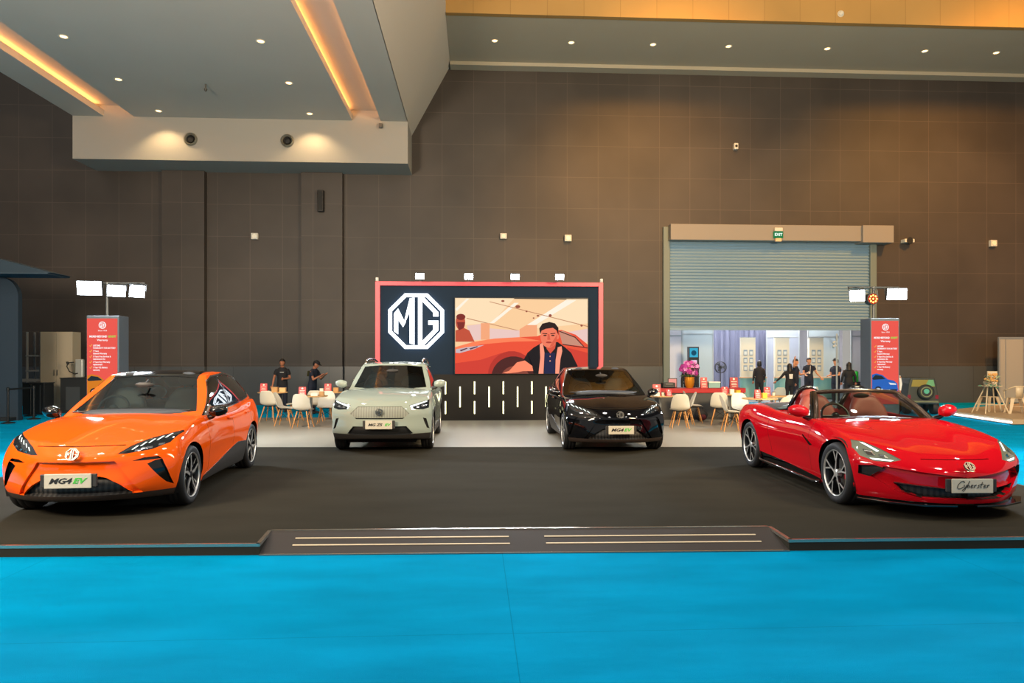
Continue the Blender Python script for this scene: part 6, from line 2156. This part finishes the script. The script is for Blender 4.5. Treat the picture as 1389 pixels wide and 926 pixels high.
    # hair or head cover
    if hair in ('short', 'bob', 'tied'):
        b = MB()
        vs = b.ball((0, 0, 0), .113, 20, (.80, .96, 1.06))
        kill = [v for v in vs if v.co.z < (.02 if v.co.y < -.02 else (-.055 if hair == 'short' else -.12)) - (.0 if v.co.y < 0.0 else .02)]
        bmesh.ops.delete(b.bm, geom=kill, context='VERTS')
        for v in b.bm.verts:
            v.co = H(v.co.x * 1.02, v.co.y + .008, v.co.z + .012)
        b.build('hair', HAIR, o, smooth='all', solid=0.012)
        if hair == 'bob':
            b = MB(); b.ball(H(0, .035, -.05), .11, 14, (.95, .75, 1.05)); b.build('hair', HAIR, o, smooth='all')
    else:
        b = MB(); b.ball(H(0, .022, .0), .125, 18, (.86, .92, 1.12)); b.tube([H(0, .03, -.04), Vector((0, L(1.5) + .02, 1.50)), Vector((0, L(1.4) + .03, 1.40))], [.10, .11, .13], 14)
        remeshed(b, 'headscarf', HAIR, o, 0.016, 4)
    if cap:
        b = MB(); vs = b.ball((0, 0, 0), .122, 18, (.82, .96, .9)); bmesh.ops.delete(b.bm, geom=[v for v in vs if v.co.z < .012], context='VERTS')
        for v in b.bm.verts:
            v.co = H(v.co.x, v.co.y, v.co.z + .03)
        pts = [H(.085 * math.cos(a), -.06 - .13 * math.sin(a), .045) for a in [PI * i / 10 for i in range(11)]]
        b.bm.faces.new([b.bm.verts.new(p) for p in pts])
        b.build('cap', cap, o, smooth='all', solid=0.006)
    if patch:
        for (pn, pm, quad) in patch:
            b = MB(); b.bm.faces.new([b.bm.verts.new(q) for q in quad]); b.build(pn, pm, o, solid=0.004)
    return o


BLK = mat('cloth_black', '#14141a', 0.8)
NVY = mat('cloth_navy', '#171d2e', 0.8)
DKJ = mat('cloth_dark_trousers', '#15192a', 0.8)
WHT = mat('cloth_white_print', '#d8d8d4', 0.7)
DOWN_L, DOWN_R = ((.05, .02, -.29), (.08, -.04, -.54)), ((-.05, .02, -.29), (-.08, -.04, -.54))
person((-6.42, 23.4, 0.0), 8, 1.74, 'man in black t-shirt standing behind the tables at the left, forearm across his belly', ((.07, .02, -.28), (-.10, -.20, -.30)), ((-.09, .03, -.27), (-.13, -.02, -.52)), BLK, DKJ, 'short', .6,
       patch=[('chest_print', WHT, [(-.06, -.137, 1.32), (.07, -.137, 1.32), (.07, -.137, 1.335), (-.06, -.137, 1.335)])], look=-10)
person((-5.25, 22.6, 0.0), 70, 1.70, 'person in dark cap with olive back panel bent over a phone behind the tables', ((.03, -.12, -.26), (-.06, -.34, -.12)), ((-.03, -.10, -.27), (.06, -.33, -.14)), NVY, DKJ, 'short', .6, lean=.16, nod=.45, cap=BLK,
       patch=[('back_panel', mat('olive_panel', '#6d6a45', 0.8), [(-.13, .125, 1.24), (.13, .125, 1.24), (.13, .095, 1.42), (-.13, .095, 1.42)])])
person((11.80, 28.3, 0.013), 155, 1.66, 'woman with black bobbed hair in black, standing before the left display column', DOWN_L, ((-.06, .02, -.28), (-.02, -.10, -.50)), BLK, BLK, 'bob', 2)
person((11.98, 25.9, 0.0), 178, 1.57, 'woman in black with a white print on her back reaching to the left', ((.16, -.05, -.22), (.36, -.10, -.40)), ((-.06, .02, -.27), (-.10, -.06, -.50)), BLK, BLK, 'scarf', 2,
       patch=[('back_print', WHT, [(-.075, .140, 1.12), (.06, .140, 1.12), (.075, .143, 1.32), (-.085, .143, 1.32)])])
person((12.52, 26.55, 0.0), 50, 1.74, 'man in navy polo facing right with a cup in his outstretched hand', ((.02, -.12, -.26), (-.04, -.38, -.20)), ((-.12, -.02, .10), (-.14, -.06, .36)), NVY, DKJ, 'short', .55, SKINL,
       patch=[('chest_print', WHT, [(.03, -.139, 1.33), (.10, -.137, 1.33), (.10, -.137, 1.345), (.03, -.139, 1.345)])])
person((13.72, 27.9, 0.013), -8, 1.78, 'taller man in navy polo facing the camera, hand on the teal counter', ((.12, .0, -.25), (.26, -.10, -.44)), ((-.05, -.05, -.28), (-.02, -.25, -.34)), NVY, DKJ, 'short', .55, SKINL, look=12,
       patch=[('lanyard', WHT, [(-.012, -.141, 1.16), (.008, -.141, 1.16), (.03, -.118, 1.45), (.018, -.118, 1.45)])])
person((14.25, 26.75, 0.0), -65, 1.76, 'person in dark cap and navy shirt half hidden by the lamp pole', ((.02, -.05, -.28), (-.05, -.26, -.30)), ((-.02, -.04, -.28), (.03, -.25, -.32)), NVY, DKJ, 'short', .6, SKINL, cap=BLK)
person((14.50, 26.25, 0.0), 165, 1.62, 'person in black hooded jacket seen from behind beside the lamp pole', ((.08, .02, -.27), (.10, -.06, -.50)), ((-.08, .02, -.27), (-.10, -.05, -.50)), BLK, BLK, 'scarf', 2)
person((6.75, 21.6, 0.0), 0, 1.70, 'person whose dark hair shows just above the orchid', DOWN_L, DOWN_R, BLK, DKJ, 'short', 2)
person((13.42, 21.5, 0.0), -80, 1.5, 'person with dark hair and white shirt beside the toy off-roader', DOWN_L, ((-.04, -.10, -.26), (-.02, -.30, -.22)), WHT, DKJ, 'bob', 2)
cup(12.98, 26.345, 1.185, 'white cup held out by the man in navy polo facing right', 'paper cups')
